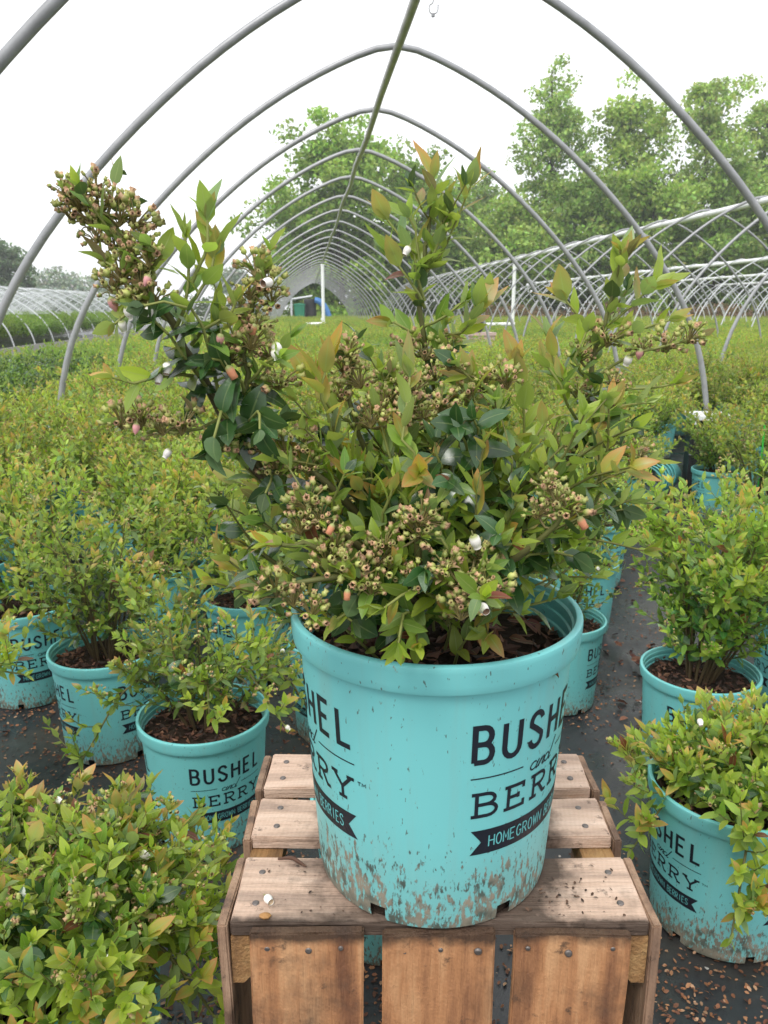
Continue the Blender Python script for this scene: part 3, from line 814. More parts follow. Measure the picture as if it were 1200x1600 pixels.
SCRIPT_AND = [  # italic 'and'
    arc(.20, .20, .16, .20, 60, 400, 14), [(.42, .42), (.33, .08), (.38, -.01), (.46, .06)], [(.46, .06), (.56, .42), (.49, 0)], [(.50, .12), (.62, .36), (.70, .40), (.73, .32), (.68, .08), (.72, -.01), (.80, .06)],
    arc(.93, .20, .15, .20, 60, 400, 14), [(1.30, 1.0), (1.08, .08), (1.13, -.01), (1.24, .08)]]
def logo_mesh(fine=True):
    RR = .108
    Vs = []; Fs = []; MI = []; n = 0
    def put(A, B, mi, lift):
        nonlocal n
        Q = np.stack([A, B], 1).reshape(-1, 2); z = Q[:, 1]; th = Q[:, 0] / RR; r = prad(z) + lift
        Vs.append(np.stack([r * np.sin(th), -r * np.cos(th), z], 1))
        k = len(A); i = np.arange(k - 1)[:, None] * 2
        Fs.append((i + np.array([[0, 1, 3, 2]])) + n); MI.append(mi); n += len(Q)
    D = lambda deg: math.radians(deg) * RR
    def text(s, font, d0, d1, z0, z1, gap, th, mi=0, lift=.00035, slant=0.0):
        cw = (D(d1) - D(d0)) / (len(s) + gap * (len(s) - 1))
        for i, ch in enumerate(s):
            x0 = D(d0) + i * cw * (1 + gap)
            for q, st in enumerate(font.get(ch, [])):
                pts = [(x0 + (x + slant * y) * cw, z0 + y * (z1 - z0)) for x, y in st]
                if fine or q == 0 or mi == 0: put(*stroke(pts, th), mi, lift + .00002 * (q % 4))
    text('BUSHEL', SANS, 1.0, 71.0, .1525, .1815, .75, .0045)
    text('BERRY', SLAB, 2.0, 69.5, .1050, .1245, .42, .0030)
    for a, b_ in ((0, 24), (48, 72)):
        put(*stroke([(D(a), .1385), (D(b_), .1385)], .0011), 0, .0003)
    x0, x1 = D(27.5), D(46)
    for q, st in enumerate(SCRIPT_AND):
        pts = [(x0 + (x + .22 * y) / 1.45 * (x1 - x0), .1315 + y * .0165) for x, y in st]
        put(*stroke(pts, .0013), 0, .0003 + .00002 * (q % 4))
    # swallow-tailed banner
    rows = [(.0700, 1.2, 71.5), (.0810, 6.0, 66.8), (.0920, 1.2, 71.5)]
    for (za, a0, a1), (zb, b0, b1) in zip(rows[:-1], rows[1:]):
        cols = 24
        A = np.array([(D(a0 + (a1 - a0) * i / cols), za) for i in range(cols + 1)]); B = np.array([(D(b0 + (b1 - b0) * i / cols), zb) for i in range(cols + 1)])
        put(B, A, 0, .0003)
    text('HOMEGROWN', SANS, 9.5, 40.5, .0760, .0860, .42, .0011, 1, .00055)
    text('BERRIES', SANS, 44.0, 63.5, .0760, .0860, .42, .0011, 1, .00055)
    # small trade mark strokes after the Y
    put(*stroke([(D(73.2), .1245), (D(74.8), .1245)], .0008), 0, .0003); put(*stroke([(D(74.0), .1245), (D(74.0), .1215)], .0006), 0, .00035)
    put(*stroke([(D(75.4), .1215), (D(75.5), .1245), (D(76.3), .1225), (D(77.1), .1245), (D(77.2), .1215)], .0006), 0, .0003)
    return mesh_np('lettering', np.concatenate(Vs), Fs, [M['ink'], M['ink_gap']], None, MI, False)
LOGO = logo_mesh()

def soil_parts(root, R, z=.203, n_chip=180, rad=.107):
    rs = np.random.RandomState(R.randrange(99999))
    rr = np.concatenate([[0], np.linspace(.012, rad, 9)]); n = 36
    V = [(0, 0, z)]; 
    for r in rr[1:]:
        for k in range(n):
            a = 2 * math.pi * k / n
            x, y = r * math.cos(a), r * math.sin(a)
            V.append((x, y, z + .005 * math.sin(x * 60 + 2) * math.sin(y * 55) + rs.normal(0, .0014) + (.006 * (1 - r / rad))))
    F3 = [(0, 1 + k, 1 + (k + 1) % n) for k in range(n)]
    F4 = [(1 + i * n + k, 1 + (i + 1) * n + k, 1 + (i + 1) * n + (k + 1) % n, 1 + i * n + (k + 1) % n) for i in range(8) for k in range(n)]
    # side of the root ball, seen through the drain holes
    V2, G = lathe([(.0955, .001), (.097, .03), (.100, .08)], 24)
    link('soil', mesh_np('soil', np.array(V), [np.array(F3), np.array(F4)], M['soil']), root)
    if n_chip > 350: link('root_ball', mesh_np('root_ball', V2, [G], M['soil']), root)
    me = chips_mesh(rs, n_chip, rad, z)
    o = link('bark_mulch', me, root); o['kind'] = 'stuff'
def chips_mesh(rs, n, rad, z):
    r = rad * np.sqrt(rs.uniform(0, 1, n)) * .98; a = rs.uniform(0, 6.283, n)
    P = np.stack([r * np.cos(a), r * np.sin(a), z + .006 + rs.uniform(0, .006, n)], -1)
    d = np.stack([np.cos(a * 7), np.sin(a * 7), rs.normal(0, .35, n)], -1); d /= np.linalg.norm(d, axis=1)[:, None]
    e = np.cross(d, np.array([0, 0, 1.0]) + rs.normal(0, .5, (n, 3))); e /= np.linalg.norm(e, axis=1)[:, None]
    nn = np.cross(d, e); s = rs.uniform(.0035, .0115, n)[:, None]
    V = np.stack([P - d * s, P + e * s * .45 + nn * s * .25, P + d * s, P - e * s * .45 + nn * s * .25, P + nn * s * .02], 1).reshape(-1, 3)
    b = np.arange(n)[:, None] * 5
    F = np.concatenate([b + np.array([[0, 1, 4]]), b + np.array([[1, 2, 4]]), b + np.array([[2, 3, 4]]), b + np.array([[3, 0, 4]])])
    pal = np.array([(.09, .038, .024), (.14, .065, .04), (.06, .028, .02), (.20, .10, .06), (.035, .022, .016)])
    c = pal[rs.randint(0, 5, n)] * rs.uniform(.7, 1.3, n)[:, None]
    C = np.repeat(np.concatenate([c, np.ones((n, 1))], 1), 5, 0)
    return mesh_np('bark_mulch', V, [F], M['litter'], C, None, False)

# ---------------------------------------------------------------- bush growing (generic)
def grow(seed, H=.36, Rad=.17, leafL=.026, canes=9, twigs=8, young=.5, droop=.1, spacing=.0105, z0=.205, ori=.25, lean_xy=(0, 0)):
    R = random.Random(seed); mb = MB(); leaves = []; cl = []
    for q in range(canes):
        az = q * 2.4 + R.uniform(-.4, .4); lean = R.uniform(.1, 1.0) ** .7
        L = H * R.uniform(.72, 1.1)
        out = np.array([math.cos(az), math.sin(az), 0]) * Rad * lean * 1.1
        b0 = np.array([math.cos(az), math.sin(az), 0]) * .02 + np.array([0, 0, z0 - .01])
        top = b0 + out + np.array([0, 0, L * (1 - .35 * lean * lean) - droop * lean * .3])
        top = top + np.array([lean_xy[0], lean_xy[1], 0])
        mid = b0 + out * .38 + np.array([lean_xy[0], lean_xy[1], 0]) * .4 + np.array([R.gauss(0, .015), R.gauss(0, .015), L * .5])
        P = smoothpath([b0, mid, top], 9)
        mb.add(*tube(P, np.linspace(.0030, .0013, 9), 5), np.vstack([np.tile(c_, (5, 1)) for c_ in np.linspace((.10, .065, .035, 1), (.16, .17, .05, 1), 9)]))
        for w in range(twigs):
            f = R.uniform(.10, .98) ** .85; i = min(int(f * 8), 7); p = P[i] * (1 - (f * 8 - i)) + P[i + 1] * (f * 8 - i) if f * 8 < 8 else P[-1]
            a2 = R.uniform(0, 6.28); o = np.array([math.cos(a2), math.sin(a2), R.uniform(.15, 1.0)]) + out * 2.2 / max(Rad, .01) * .5
            o /= np.linalg.norm(o); TL = R.uniform(.045, .10) * (1.15 - .4 * f)
            e = p + o * TL + np.array([0, 0, .018])
            Q = smoothpath([p, p + o * TL * .55, e], 5)
            mb.add(*tube(Q, np.linspace(.0012, .0007, 5), 3), (.20, .22, .06, 1))
            kind = ('o' if R.random() < ori * (.5 + f) else 'y') if f > .5 else ('m' if R.random() < .75 else 'w')
            leaves_along(Q, R, .12, spacing, leafL, kind, leaves, droop, young)
            if R.random() < .17: cl.append((e + np.array([0, 0, .002]), R.randrange(99), R.uniform(.7, 1.15)))
        leaves_along(P, R, .45, spacing * 1.3, leafL, 'y', leaves, droop, young)
    return mb, leaves, cl
SHOOTS = [
('w', [(-22,-25,236),(-48,-40,284),(-86,-55,314),(-117,-65,343),(-135,-75,375),(-138,-75,407),(-137,-75,442),(-131,-75,475),(-124,-75,498)]),
('w', [(-130,-70,358),(-154,-75,402),(-170,-75,433),(-183,-85,463),(-196,-85,487),(-206,-85,509),(-221,-85,531),(-238,-85,543)]),
('n', [(-154,-75,402),(-173,-90,395),(-197,-95,396),(-216,-95,399)]),
('d', [(-162,-75,418),(-173,-95,443),(-189,-105,467)]),
('d', [(-154,-75,402),(-156,-95,443),(-168,-105,475),(-192,-115,476)]),
('y', [(-181,-85,461),(-173,-85,479),(-168,-85,499),(-171,-85,519)]),
('o', [(-168,-85,491),(-160,-85,507),(-156,-85,529)]),
('o', [(-173,-85,475),(-162,-85,487),(-155,-75,508)]),
('y', [(-171,-85,451),(-151,-95,467),(-138,-95,479)]),
('y', [(-186,-85,467),(-198,-95,475),(-214,-105,465)]),
('y', [(-194,-85,483),(-206,-95,495),(-220,-95,503)]),
('m', [(-199,-85,495),(-185,-95,507),(-188,-105,512)]),
('d', [(-139,-75,384),(-147,-105,410),(-155,-115,387)]),
('d', [(-139,-75,389),(-127,-105,410),(-123,-115,399)]),
('y', [(-170,-75,429),(-182,-95,434),(-200,-105,429),(-215,-115,432)]),
('d', [(-138,-75,416),(-144,-95,434),(-154,-105,443)]),
('m', [(-137,-75,424),(-124,-85,438),(-114,-95,443)]),
('y', [(-166,-75,424),(-158,-65,450),(-155,-55,462)]),
('m', [(-137,-75,442),(-149,-85,459),(-153,-85,467)]),
('w', [(6,5,230),(13,15,283),(11,35,328),(3,45,387),(-9,45,439),(-13,45,490),(-8,45,530),(-4,45,561)]),
('o', [(-12,45,500),(6,45,525),(24,35,566)]),
('y', [(-8,45,515),(7,35,538),(7,35,557)]),
('o', [(-10,45,495),(-17,45,525),(-23,45,544)]),
('o', [(-10,45,480),(-22,45,515),(-40,45,542)]),
('o', [(-10,45,475),(-23,35,495),(-37,35,514)]),
('y', [(-10,45,500),(-3,35,519),(2,35,543)]),
('o', [(-3,45,539),(-3,45,554),(-4,45,573)]),
('y', [(-10,45,460),(8,35,470),(21,35,480)]),
('o', [(-9,45,450),(19,35,455),(30,25,475)]),
('o', [(-1,45,434),(29,35,465),(39,35,480)]),
('y', [(-9,45,445),(-27,35,460),(-37,35,463)]),
('w', [(28,15,226),(62,35,271),(93,35,317),(113,35,356),(124,35,393),(127,35,435),(137,35,475),(144,35,507)]),
('o', [(138,35,465),(141,35,485),(147,35,514)]),
('o', [(135,35,460),(153,30,475),(168,25,490)]),
('y', [(129,35,440),(153,25,456),(183,25,465)]),
('o', [(131,35,445),(117,35,465),(103,35,480)]),
('o', [(124,35,393),(104,35,419),(91,35,450)]),
('y', [(119,35,382),(97,25,415),(85,25,435)]),
('y', [(128,35,414),(111,25,435),(118,25,456)]),
('y', [(123,35,404),(154,25,410),(189,15,416)]),
('y', [(122,35,388),(142,15,396),(167,15,401)]),
('d', [(119,35,382),(137,15,390),(153,5,387)]),
('d', [(118,35,366),(127,15,396),(130,15,416)]),
('n', [(130,35,419),(152,25,435),(179,15,446),(206,15,453)]),
('m', [(118,35,366),(147,25,368),(169,25,352)]),
('y', [(103,35,336),(126,15,332),(141,15,343)]),
('w', [(-19,-65,257),(-52,-105,291),(-84,-135,324),(-107,-150,332)]),
('w', [(-16,-95,271),(-43,-125,298),(-76,-140,308),(-112,-150,299)]),
('w', [(-7,-95,278),(-21,-115,309),(-22,-125,338),(-17,-125,347)]),
('w', [(-19,-75,266),(-56,-105,314),(-85,-125,342),(-93,-125,351)]),
('w', [(22,-85,270),(36,-105,301),(60,-115,322),(75,-125,349)]),
('w', [(1,-105,275),(11,-135,302),(21,-145,295)]),
('y', [(-20,-95,269),(-56,-125,280),(-76,-140,277)]),
('y', [(-16,-105,270),(-30,-135,280),(-34,-150,266)]),
('y', [(-3,-105,273),(-22,-135,298),(-43,-150,290)]),
('w', [(3,-25,263),(-38,-25,321),(-60,-35,378),(-68,-45,440)]),
('o', [(-43,-25,331),(-75,-65,387),(-85,-75,416),(-82,-75,437)]),
('o', [(-62,-35,383),(-80,-55,404),(-92,-65,423)]),
('w', [(7,-5,278),(-18,-5,347),(-33,-15,394),(-38,-25,424)]),
('w', [(12,5,286),(28,-5,358),(40,-15,399),(45,-25,424)]),
('d', [(13,15,316),(14,-65,374),(7,-85,397)]),
('d', [(18,-5,326),(23,-65,378),(18,-85,401)]),
('d', [(9,-25,321),(-2,-75,362),(-8,-85,386)]),
('w', [(-43,-45,301),(-75,-75,348),(-100,-85,368),(-120,-85,382)]),
('o', [(64,15,294),(70,5,356),(64,-5,408),(59,-5,432)]),
('o', [(40,-5,289),(40,-25,361),(27,-25,401),(21,-25,424)]),
('y', [(-24,-45,316),(-38,-55,367),(-48,-55,404)]),
('o', [(-34,-65,331),(-21,-85,373),(-30,-85,386),(-25,-65,428)]),
('m', [(45,-45,275),(75,-65,287),(96,-75,303)]),
('d', [(39,-55,269),(50,-75,295),(75,-85,308),(89,-95,307)]),
('m', [(36,-45,254),(64,-55,253),(86,-65,265)]),
('y', [(13,-65,302),(1,-95,330),(4,-105,350)]),
('y', [(-43,-75,300),(-43,-105,341),(-35,-115,370)]),
('y', [(-56,-95,302),(-85,-125,325),(-115,-145,331)]),
('y', [(64,-45,301),(73,-65,336),(67,-65,360)]),
('y', [(42,-65,307),(45,-95,339),(45,-105,355)]),
('m', [(-62,-55,304),(-78,-95,343),(-69,-105,368)]),
('m', [(-81,-55,319),(-107,-75,334),(-116,-75,338)]),
('d', [(-25,-85,275),(-43,-125,303),(-60,-135,293)]),
('d', [(17,-85,275),(17,-115,313),(28,-125,325)]),
('d', [(-61,-85,294),(-69,-125,280),(-64,-135,275)]),
('m', [(-2,-95,283),(-1,-125,321),(-10,-125,329)]),
('m', [(-25,-85,289),(-43,-115,322),(-56,-125,334)]),
('y', [(119,35,350),(131,25,363),(133,25,341)]),
('m', [(80,-5,316),(96,-25,326),(108,-25,336)]),
('d', [(-113,-65,336),(-118,-85,364),(-124,-95,352)]),
('d', [(-129,-75,362),(-117,-85,386),(-113,-85,399)]),
('y', [(54,-5,337),(71,-15,375),(80,-15,389)]),
('m', [(11,35,361),(-22,15,370),(-43,15,375)]),
('m', [(5,35,388),(29,15,396),(48,5,392)]),
('y', [(2,-25,331),(-6,-65,360),(-21,-85,355)]),
('y', [(-62,-35,344),(-89,-65,369),(-110,-75,384)]),
('d', [(-90,-55,329),(-98,-65,360),(-88,-65,383)]),
('d', [(-23,-25,321),(-43,-55,348),(-61,-65,355)]),
('d', [(57,-25,305),(43,-45,336),(50,-55,358)]),
('y', [(21,-85,289),(26,-115,318),(41,-125,325)]),
('m', [(-17,-105,296),(7,-135,306),(22,-145,314)]),
('m', [(-25,-105,284),(-51,-135,298),(-64,-140,312)])]
CLUSTERS = [(-246,-85,546),(-237,-85,538),(-225,-85,545),(-217,-85,539),(-212,-85,529),(-202,-85,527),(-228,-85,518),(-217,-85,513),(-208,-85,505),(-211,-95,494),(-199,-95,489),(-200,-85,516),(-192,-95,479),(-217,-95,487),(-206,-95,479),(-193,-95,503),(-243,-85,532),(-231,-85,529),(-128,-75,498),(-120,-75,488),(-133,-75,483),(-118,-75,479),(-141,-75,471),(-129,-75,462),(-121,-75,444),(-147,-75,442),(-131,-85,451),(-115,-75,424),(-218,-95,400),(-205,-95,402),(-192,-95,395),(-178,-95,397),(-153,-95,383),(-127,-85,379),(-117,-85,365),(-111,-85,379),(-101,-75,380),(-108,-75,366),(-96,-85,366),(-68,-45,444),(-72,-45,433),(-42,-25,425),(-32,-25,419),(-23,-45,403),(-14,-45,397),(-43,-45,407),(-34,-55,395),(5,-25,433),(33,-25,419),(48,-25,420),(19,-25,409),(0,-35,403),(-61,-45,422),(-9,35,437),(-4,-5,423),(16,-5,423),(-19,-25,415),(25,-25,393),(-52,-55,395),(-75,-45,412),(-93,-125,351),(-84,-130,343),(-97,-125,335),(-75,-130,326),(-68,-135,314),(-43,-125,324),(-26,-125,338),(-19,-125,331),(-18,-125,341),(-60,-135,304),(-112,-150,301),(-100,-150,294),(-89,-150,286),(-2,-135,312),(15,-145,297),(23,-145,302),(6,-145,284),(68,-125,354),(77,-125,347),(63,-125,363),(-6,-135,304),(-35,-125,303),(17,-125,317),(-47,-125,312),(-80,-135,315),(-20,-135,304),(-51,-140,297),(22,-125,312),(59,-115,342),(136,25,448),(163,25,443),(182,20,446),(197,15,451),(114,25,409),(141,25,363),(169,25,356),(116,35,435),(132,25,389),(100,25,363),(144,25,415),(10,45,445),(-22,35,443)]
FLOWERS = [(-206,-105,476,0),(-192,-105,476,0),(-219,-95,482,1),(-190,-105,495,1),(-210,-105,467,0),(-115,-95,491,2),(-111,-85,485,0),(-115,-95,453,0),(-182,-105,441,0),(-188,-105,434,0),(-132,-105,435,0),(-144,-105,439,3),(-217,-105,400,0),(-205,-105,402,1),(-71,-150,309,0),(-66,-150,303,3),(17,-160,296,2),(82,-130,345,3),(14,-135,334,0),(-75,-140,343,3),(-187,-95,383,0),(-115,-95,449,0),(159,15,444,1),(144,15,364,3),(153,20,438,0),(-127,-95,465,3),(-23,35,522,0),(-147,-105,459,1)]
WITHER = [(-0.221, -0.095, 0.501, 0.022), (-0.004, 0.035, 0.562, 0.02), (-0.171, -0.095, 0.409, 0.012)]
HOOK = (0.1608, 2.93, 1.8878)
# ---------------------------------------------------------------- the crate
MP = np.array([.043, .625, .445])          # base of the big pot, standing on the crate
def plank_mesh(name, x0, x1, y0, y1, z0, z1, m, seed, step=.012, wob=.0012, bev=.0014, alpha=None):
    lo = np.array([x0, y0, z0]); hi = np.array([x1, y1, z1]); rs = np.random.RandomState(seed)
    ph = rs.uniform(0, 6, 6); chip = rs.uniform(0, 1, (6, 3))
    def lines(a, b): 
        n = max(1, int(round((b - a - 2 * bev) / step))); return np.concatenate([[a], np.linspace(a + bev, b - bev, n + 1), [b]])
    G = [lines(lo[k], hi[k]) for k in range(3)]
    mb = MB()
    def warp(P):
        Q = P.copy(); ext = np.zeros((len(P), 3))
        for k in range(3): ext[:, k] = (np.abs(P[:, k] - lo[k]) < 1e-7) * 1.0 - (np.abs(P[:, k] - hi[k]) < 1e-7) * 1.0
        ne = np.abs(ext).sum(1)
        r = (.5 + .5 * np.sin(P[:, 0] * 130 + ph[0]) * np.sin(P[:, 1] * 110 + ph[1]) * np.sin(P[:, 2] * 120 + ph[2]))
        Q += ext * (bev * (.55 + .8 * r))[:, None] * (ne >= 2)[:, None]
        for k in range(3):
            o = [i for i in range(3) if i != k]
            Q[:, k] += wob * np.sin(P[:, o[0]] * 37 + ph[k]) * np.sin(P[:, o[1]] * 29 + ph[k + 3]) * (.6 if k == 2 else 1)
        return Q
    for k in range(3):
        o = [i for i in range(3) if i != k]
        A, B = np.meshgrid(G[o[0]], G[o[1]], indexing='ij')
        for side, val in ((0, lo[k]), (1, hi[k])):
            P = np.zeros((A.size, 3)); P[:, o[0]] = A.ravel(); P[:, o[1]] = B.ravel(); P[:, k] = val
            na, nb = A.shape; i = np.arange(na - 1)[:, None] * nb; j = np.arange(nb - 1)[None]
            F = np.stack([i + j, i + nb + j, i + nb + j + 1, i + j + 1], -1).reshape(-1, 4)
            if (side == 0) == (k != 1): F = F[:, ::-1]
            C = np.ones((len(P), 4)); C[:, 3] = 0 if alpha is None else np.array([alpha(p) for p in P])
            mb.add(warp(P), F, C)
    return mb.mesh(name, m, False)
CX, CYc = .0445, .6585
crate = empty('wooden_crate', (CX, CYc, 0))
tag(crate, 'weathered pine slat crate stood on end in the foreground under the big teal pot', 'crate')
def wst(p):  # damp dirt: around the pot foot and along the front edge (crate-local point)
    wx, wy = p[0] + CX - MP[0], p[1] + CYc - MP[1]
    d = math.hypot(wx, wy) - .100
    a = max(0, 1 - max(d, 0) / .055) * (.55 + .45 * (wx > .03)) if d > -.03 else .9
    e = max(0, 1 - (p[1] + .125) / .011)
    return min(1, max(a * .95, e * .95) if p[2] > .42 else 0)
tops = [(-.125, -.0465), (-.0185, .0415), (.0605, .1255)]
for q, (ya, yb) in enumerate(tops):
    me = plank_mesh('plank', -.1675, .1675, ya, yb, .432 - .0006 * q, .445 - .0006 * q, M['plank_top'], 5 + q, alpha=wst)
    link('plank', me, crate)
for q, (ya, yb) in enumerate(tops):
    link('plank', plank_mesh('plank', -.1675, .1675, ya, yb, .002, .015, M['plank_side'], 15 + q, .03), crate)
fr = [(-.1510, -.0610), (-.0460, .0435), (.0580, .1500)]
for q, (xa, xb) in enumerate(fr):
    me = plank_mesh('plank', xa, xb, -.1345, -.1258, .0, .4435 - .0012 * q, M['plank_front'], 25 + q, alpha=lambda p: max(0, min(1, (p[2] - .4375) / .006)) * .95 + max(0, min(.42, (p[2] - .40) / .1)))
    link('plank', me, crate)
for s in (-1, 1):
    for q, (ya, yb) in enumerate(((-.129, -.0455), (-.0205, .0425), (.0595, .127))):
        x = sorted((s * .1685, s * .1765))
        link('plank', plank_mesh('plank', x[0], x[1], ya, yb, 0, .4445 - .0015 * q, M['plank_side'], 40 + q + s, .02), crate)
    # three-cornered battens under the end boards and at the foot
    for zt, zn in ((.431, -1), (.016, 1)):
        x_out, x_in = s * .1675, s * .138
        tri = [(x_out, zt), (x_in, zt), (x_in, zt + zn * .020), (x_out - s * .010, zt + zn * .044), (x_out, zt + zn * .044)]
        V = []; nY = 12
        rs = np.random.RandomState(9)
        for yy in np.linspace(-.1245, .125, nY): V += [(x + rs.normal(0, .0005), yy + (rs.normal(0, .001)), z) for x, z in tri]
        F = [(a * 5 + k, a * 5 + (k + 1) % 5, (a + 1) * 5 + (k + 1) % 5, (a + 1) * 5 + k) for a in range(nY - 1) for k in range(5)]
        mb = MB(); mb.add(V, F, (1, 1, 1, 0)); mb.add(V[:5], [(0, 1, 2), (0, 2, 3), (0, 3, 4)], (1, 1, 1, 0)); mb.add(V[-5:], [(0, 2, 1), (0, 3, 2), (0, 4, 3)], (1, 1, 1, 0))
        link('corner_batten', mb.mesh('corner_batten', M['end_grain'], False), crate)
V, F = lathe([(0, .0009), (.0018, .0011), (.0030, .0006), (.0033, -.001)], 10)
nail_me = mesh_np('nail', V, [F], M['nail'])
for s in (-1, 1):
    for q, (ya, yb) in enumerate(tops):
        for f in (.27, .74):
            link('nail', nail_me, crate, (s * (.150 - .004 * ((q + int(f * 3)) % 2)), ya + (yb - ya) * f, .4452 - .0006 * q))
for q, (xa, xb) in enumerate(fr):
    for f in (.16, .5, .84):
        o = link('nail', nail_me, crate, (xa + (xb - xa) * f + rng.uniform(-.004, .004), -.1348, .427 + rng.uniform(-.003, .003)))
        o.rotation_euler = (math.radians(90 + rng.uniform(-12, 12)), rng.uniform(-.2, .2), 0); o.scale = (rng.uniform(.6, 1.05),) * 3

# ---------------------------------------------------------------- the big blueberry
def finish_plant(root, mb, leaves, clusters, LM, T, near_key, max_obj=300, hi=True, rs=nr, cls_=None, mats_fruit=None):
    link('stems', mb.mesh('stems', M['stem']), root)
    order = sorted(range(len(leaves)), key=near_key)
    pick = order[:max_obj]; rest = order[max_obj:]
    for i in pick:
        c, k, Mx, p, s = leaves[i]
        o = bpy.data.objects.new('leaf', LM[(c, k)]); col.objects.link(o); o.parent = root
        m4 = Matrix(((Mx[0][0] * s, Mx[0][1] * s, Mx[0][2] * s, p[0]), (Mx[1][0] * s, Mx[1][1] * s, Mx[1][2] * s, p[1]), (Mx[2][0] * s, Mx[2][1] * s, Mx[2][2] * s, p[2]), (0, 0, 0, 1)))
        o.matrix_basis = m4
    if rest:
        o = link('foliage', join_leaves('foliage', [leaves[i] for i in rest], T, rs), root); o['kind'] = 'stuff'
    for p, sd_, sc in clusters:
        pool = CL_HI if hi else CL_LO
        o = link('fruit_cluster', pool[sd_ % len(pool)], root, tuple(p))
        o.rotation_euler = (rng.uniform(-.5, .5), rng.uniform(-.5, .5), rng.uniform(0, 6.28)); o.scale = (sc, sc, sc)

big = empty('potted_blueberry', tuple(MP))
tag(big, 'large teal pot with the tallest blueberry bush, standing on the wooden crate', 'potted shrub', 'teal pots of blueberry bushes')
potA = link('pot', POT_HI, big)
potA.rotation_euler = (0, 0, math.radians(-90 + 1.5 - 33.75 + 3.75 * 8.0))
for a in (11, 131, 251):
    o = link('lettering', LOGO, big); o.rotation_euler = (0, 0, math.radians(a)); o.parent = potA
    o.rotation_euler = (0, 0, math.radians(a) - potA.rotation_euler[2])
soil_parts(big, rng, .196, 420, .1085)
R0 = random.Random(21)
mb = MB(); leaves = []
for kind, pts in SHOOTS:
    P = np.array(pts, float) / 1000
    n = max(5, int(np.linalg.norm(np.diff(P, axis=0), axis=1).sum() / .014))
    P = smoothpath(P, n)
    P[1:-1] += np.array([[R0.gauss(0, .0012) for _ in range(3)] for _ in range(len(P) - 2)])
    long = kind == 'w'
    r0, r1 = (.0036, .0014) if long else (.0014, .0008)
    cc = np.linspace((.085, .062, .03, 1) if long else (.20, .24, .06, 1), (.15, .17, .045, 1) if long else (.27, .30, .08, 1), len(P))
    mb.add(*tube(P, np.linspace(r0, r1, len(P)), 7), np.repeat(cc, 7, 0))
    size = {'w': .024, 'o': .029, 'y': .027, 'm': .026, 'd': .029, 'n': .021}[kind]
    if kind == 'n':
        leaves_along(P, R0, .2, .05, size, 'm', leaves); continue
    if long:
        leaves_along(P, R0, .25, .012, size, 'w', leaves)
        # side twigs
        m_ = len(P)
        for i in range(int(m_ * .3), m_ - 1, 2):
            if R0.random() < .72:
                a2 = R0.uniform(0, 6.28); t = P[i + 1] - P[i]; t /= np.linalg.norm(t)
                o = np.array([math.cos(a2), math.sin(a2) * .8, R0.uniform(.0, .7)]) + t * .6; o /= np.linalg.norm(o)
                TL = R0.uniform(.022, .052) * (.6 if i > m_ * .8 else 1)
                Q = smoothpath([P[i], P[i] + o * TL * .5, P[i] + o * TL + np.array([0, 0, .006])], 5)
                mb.add(*tube(Q, np.linspace(.0012, .0007, 5), 4), (.2, .22, .06, 1))
                leaves_along(Q, R0, .25, .010, .024, R0.choice('ymywdo'), leaves)
    else:
        leaves_along(P, R0, .10, .0088, size, kind, leaves)
# inner growth that makes the bush dense over the pot
for q in range(300):
    a = R0.uniform(0, 6.28); rr = R0.uniform(.02, .125); z = R0.uniform(.235, .375)
    c = np.array([rr * math.cos(a) * 1.15 - .005, rr * math.sin(a) * .8, z])
    if c[0] > .055 and c[1] < .02 and z < .30: continue
    o = np.array([c[0] * 4, c[1] * 4, R0.uniform(.1, .9)]) + np.array([R0.gauss(0, .3) for _ in range(3)]); o /= np.linalg.norm(o)
    Q = smoothpath([c * np.array([.72, .72, 1]) - np.array([0, 0, .03]), c, c + o * R0.uniform(.03, .055)], 6)
    mb.add(*tube(Q, np.linspace(.0014, .0007, 6), 4), (.17, .18, .05, 1))
    leaves_along(Q, R0, .2, .009, .0245, R0.choice('mdyyyyyo'), leaves)
clusters = [(np.array(p) / 1000, R0.randrange(99), R0.uniform(.60, .98)) for p in CLUSTERS]
for p, s_, c_ in clusters:   # each cluster hangs on its own stalk
    base = min((np.array(q_) / 1000 for k_, pts in SHOOTS if k_ in 'wn' for q_ in smoothpath(np.array(pts, float), 24)), key=lambda q_: float(np.linalg.norm(q_ - p)))
    if .004 < np.linalg.norm(base - p) < .09: mb.add(*tube(smoothpath([base, (base + p) / 2 + np.array([0, 0, -.004]), p], 5), .0010, 4), (.22, .19, .07, 1))
finish_plant(big, mb, leaves, clusters, LM_HI, T_NEAR, lambda i: leaves[i][3][1] * 1.0 - leaves[i][4] * 1.5 + (0.0 if leaves[i][3][2] > .2 else .1), 300)
for f in FLOWERS:
    if rng.random() < .2 and f[3] == 0: continue
    o = link('flower', FLM[f[3]], big, (f[0] / 1000, f[1] / 1000, f[2] / 1000)); s = rng.uniform(.75, 1.05); o.scale = (s, s, s)
    o.rotation_euler = (math.radians(rng.uniform(148, 205)) if f[3] != 2 else math.radians(100), rng.uniform(-.6, .6), rng.uniform(-.7, .7))
# two withered leaf scraps hanging in the left branch and a dried bud at the top
for x, y, z, s in WITHER:
    o = link('withered_leaf', LM_HI[(4, 1)], big, (x, y, z)); o.scale = (s, s, s); o.rotation_euler = (math.radians(75 if z < .65 else -80), .3, 2.4)

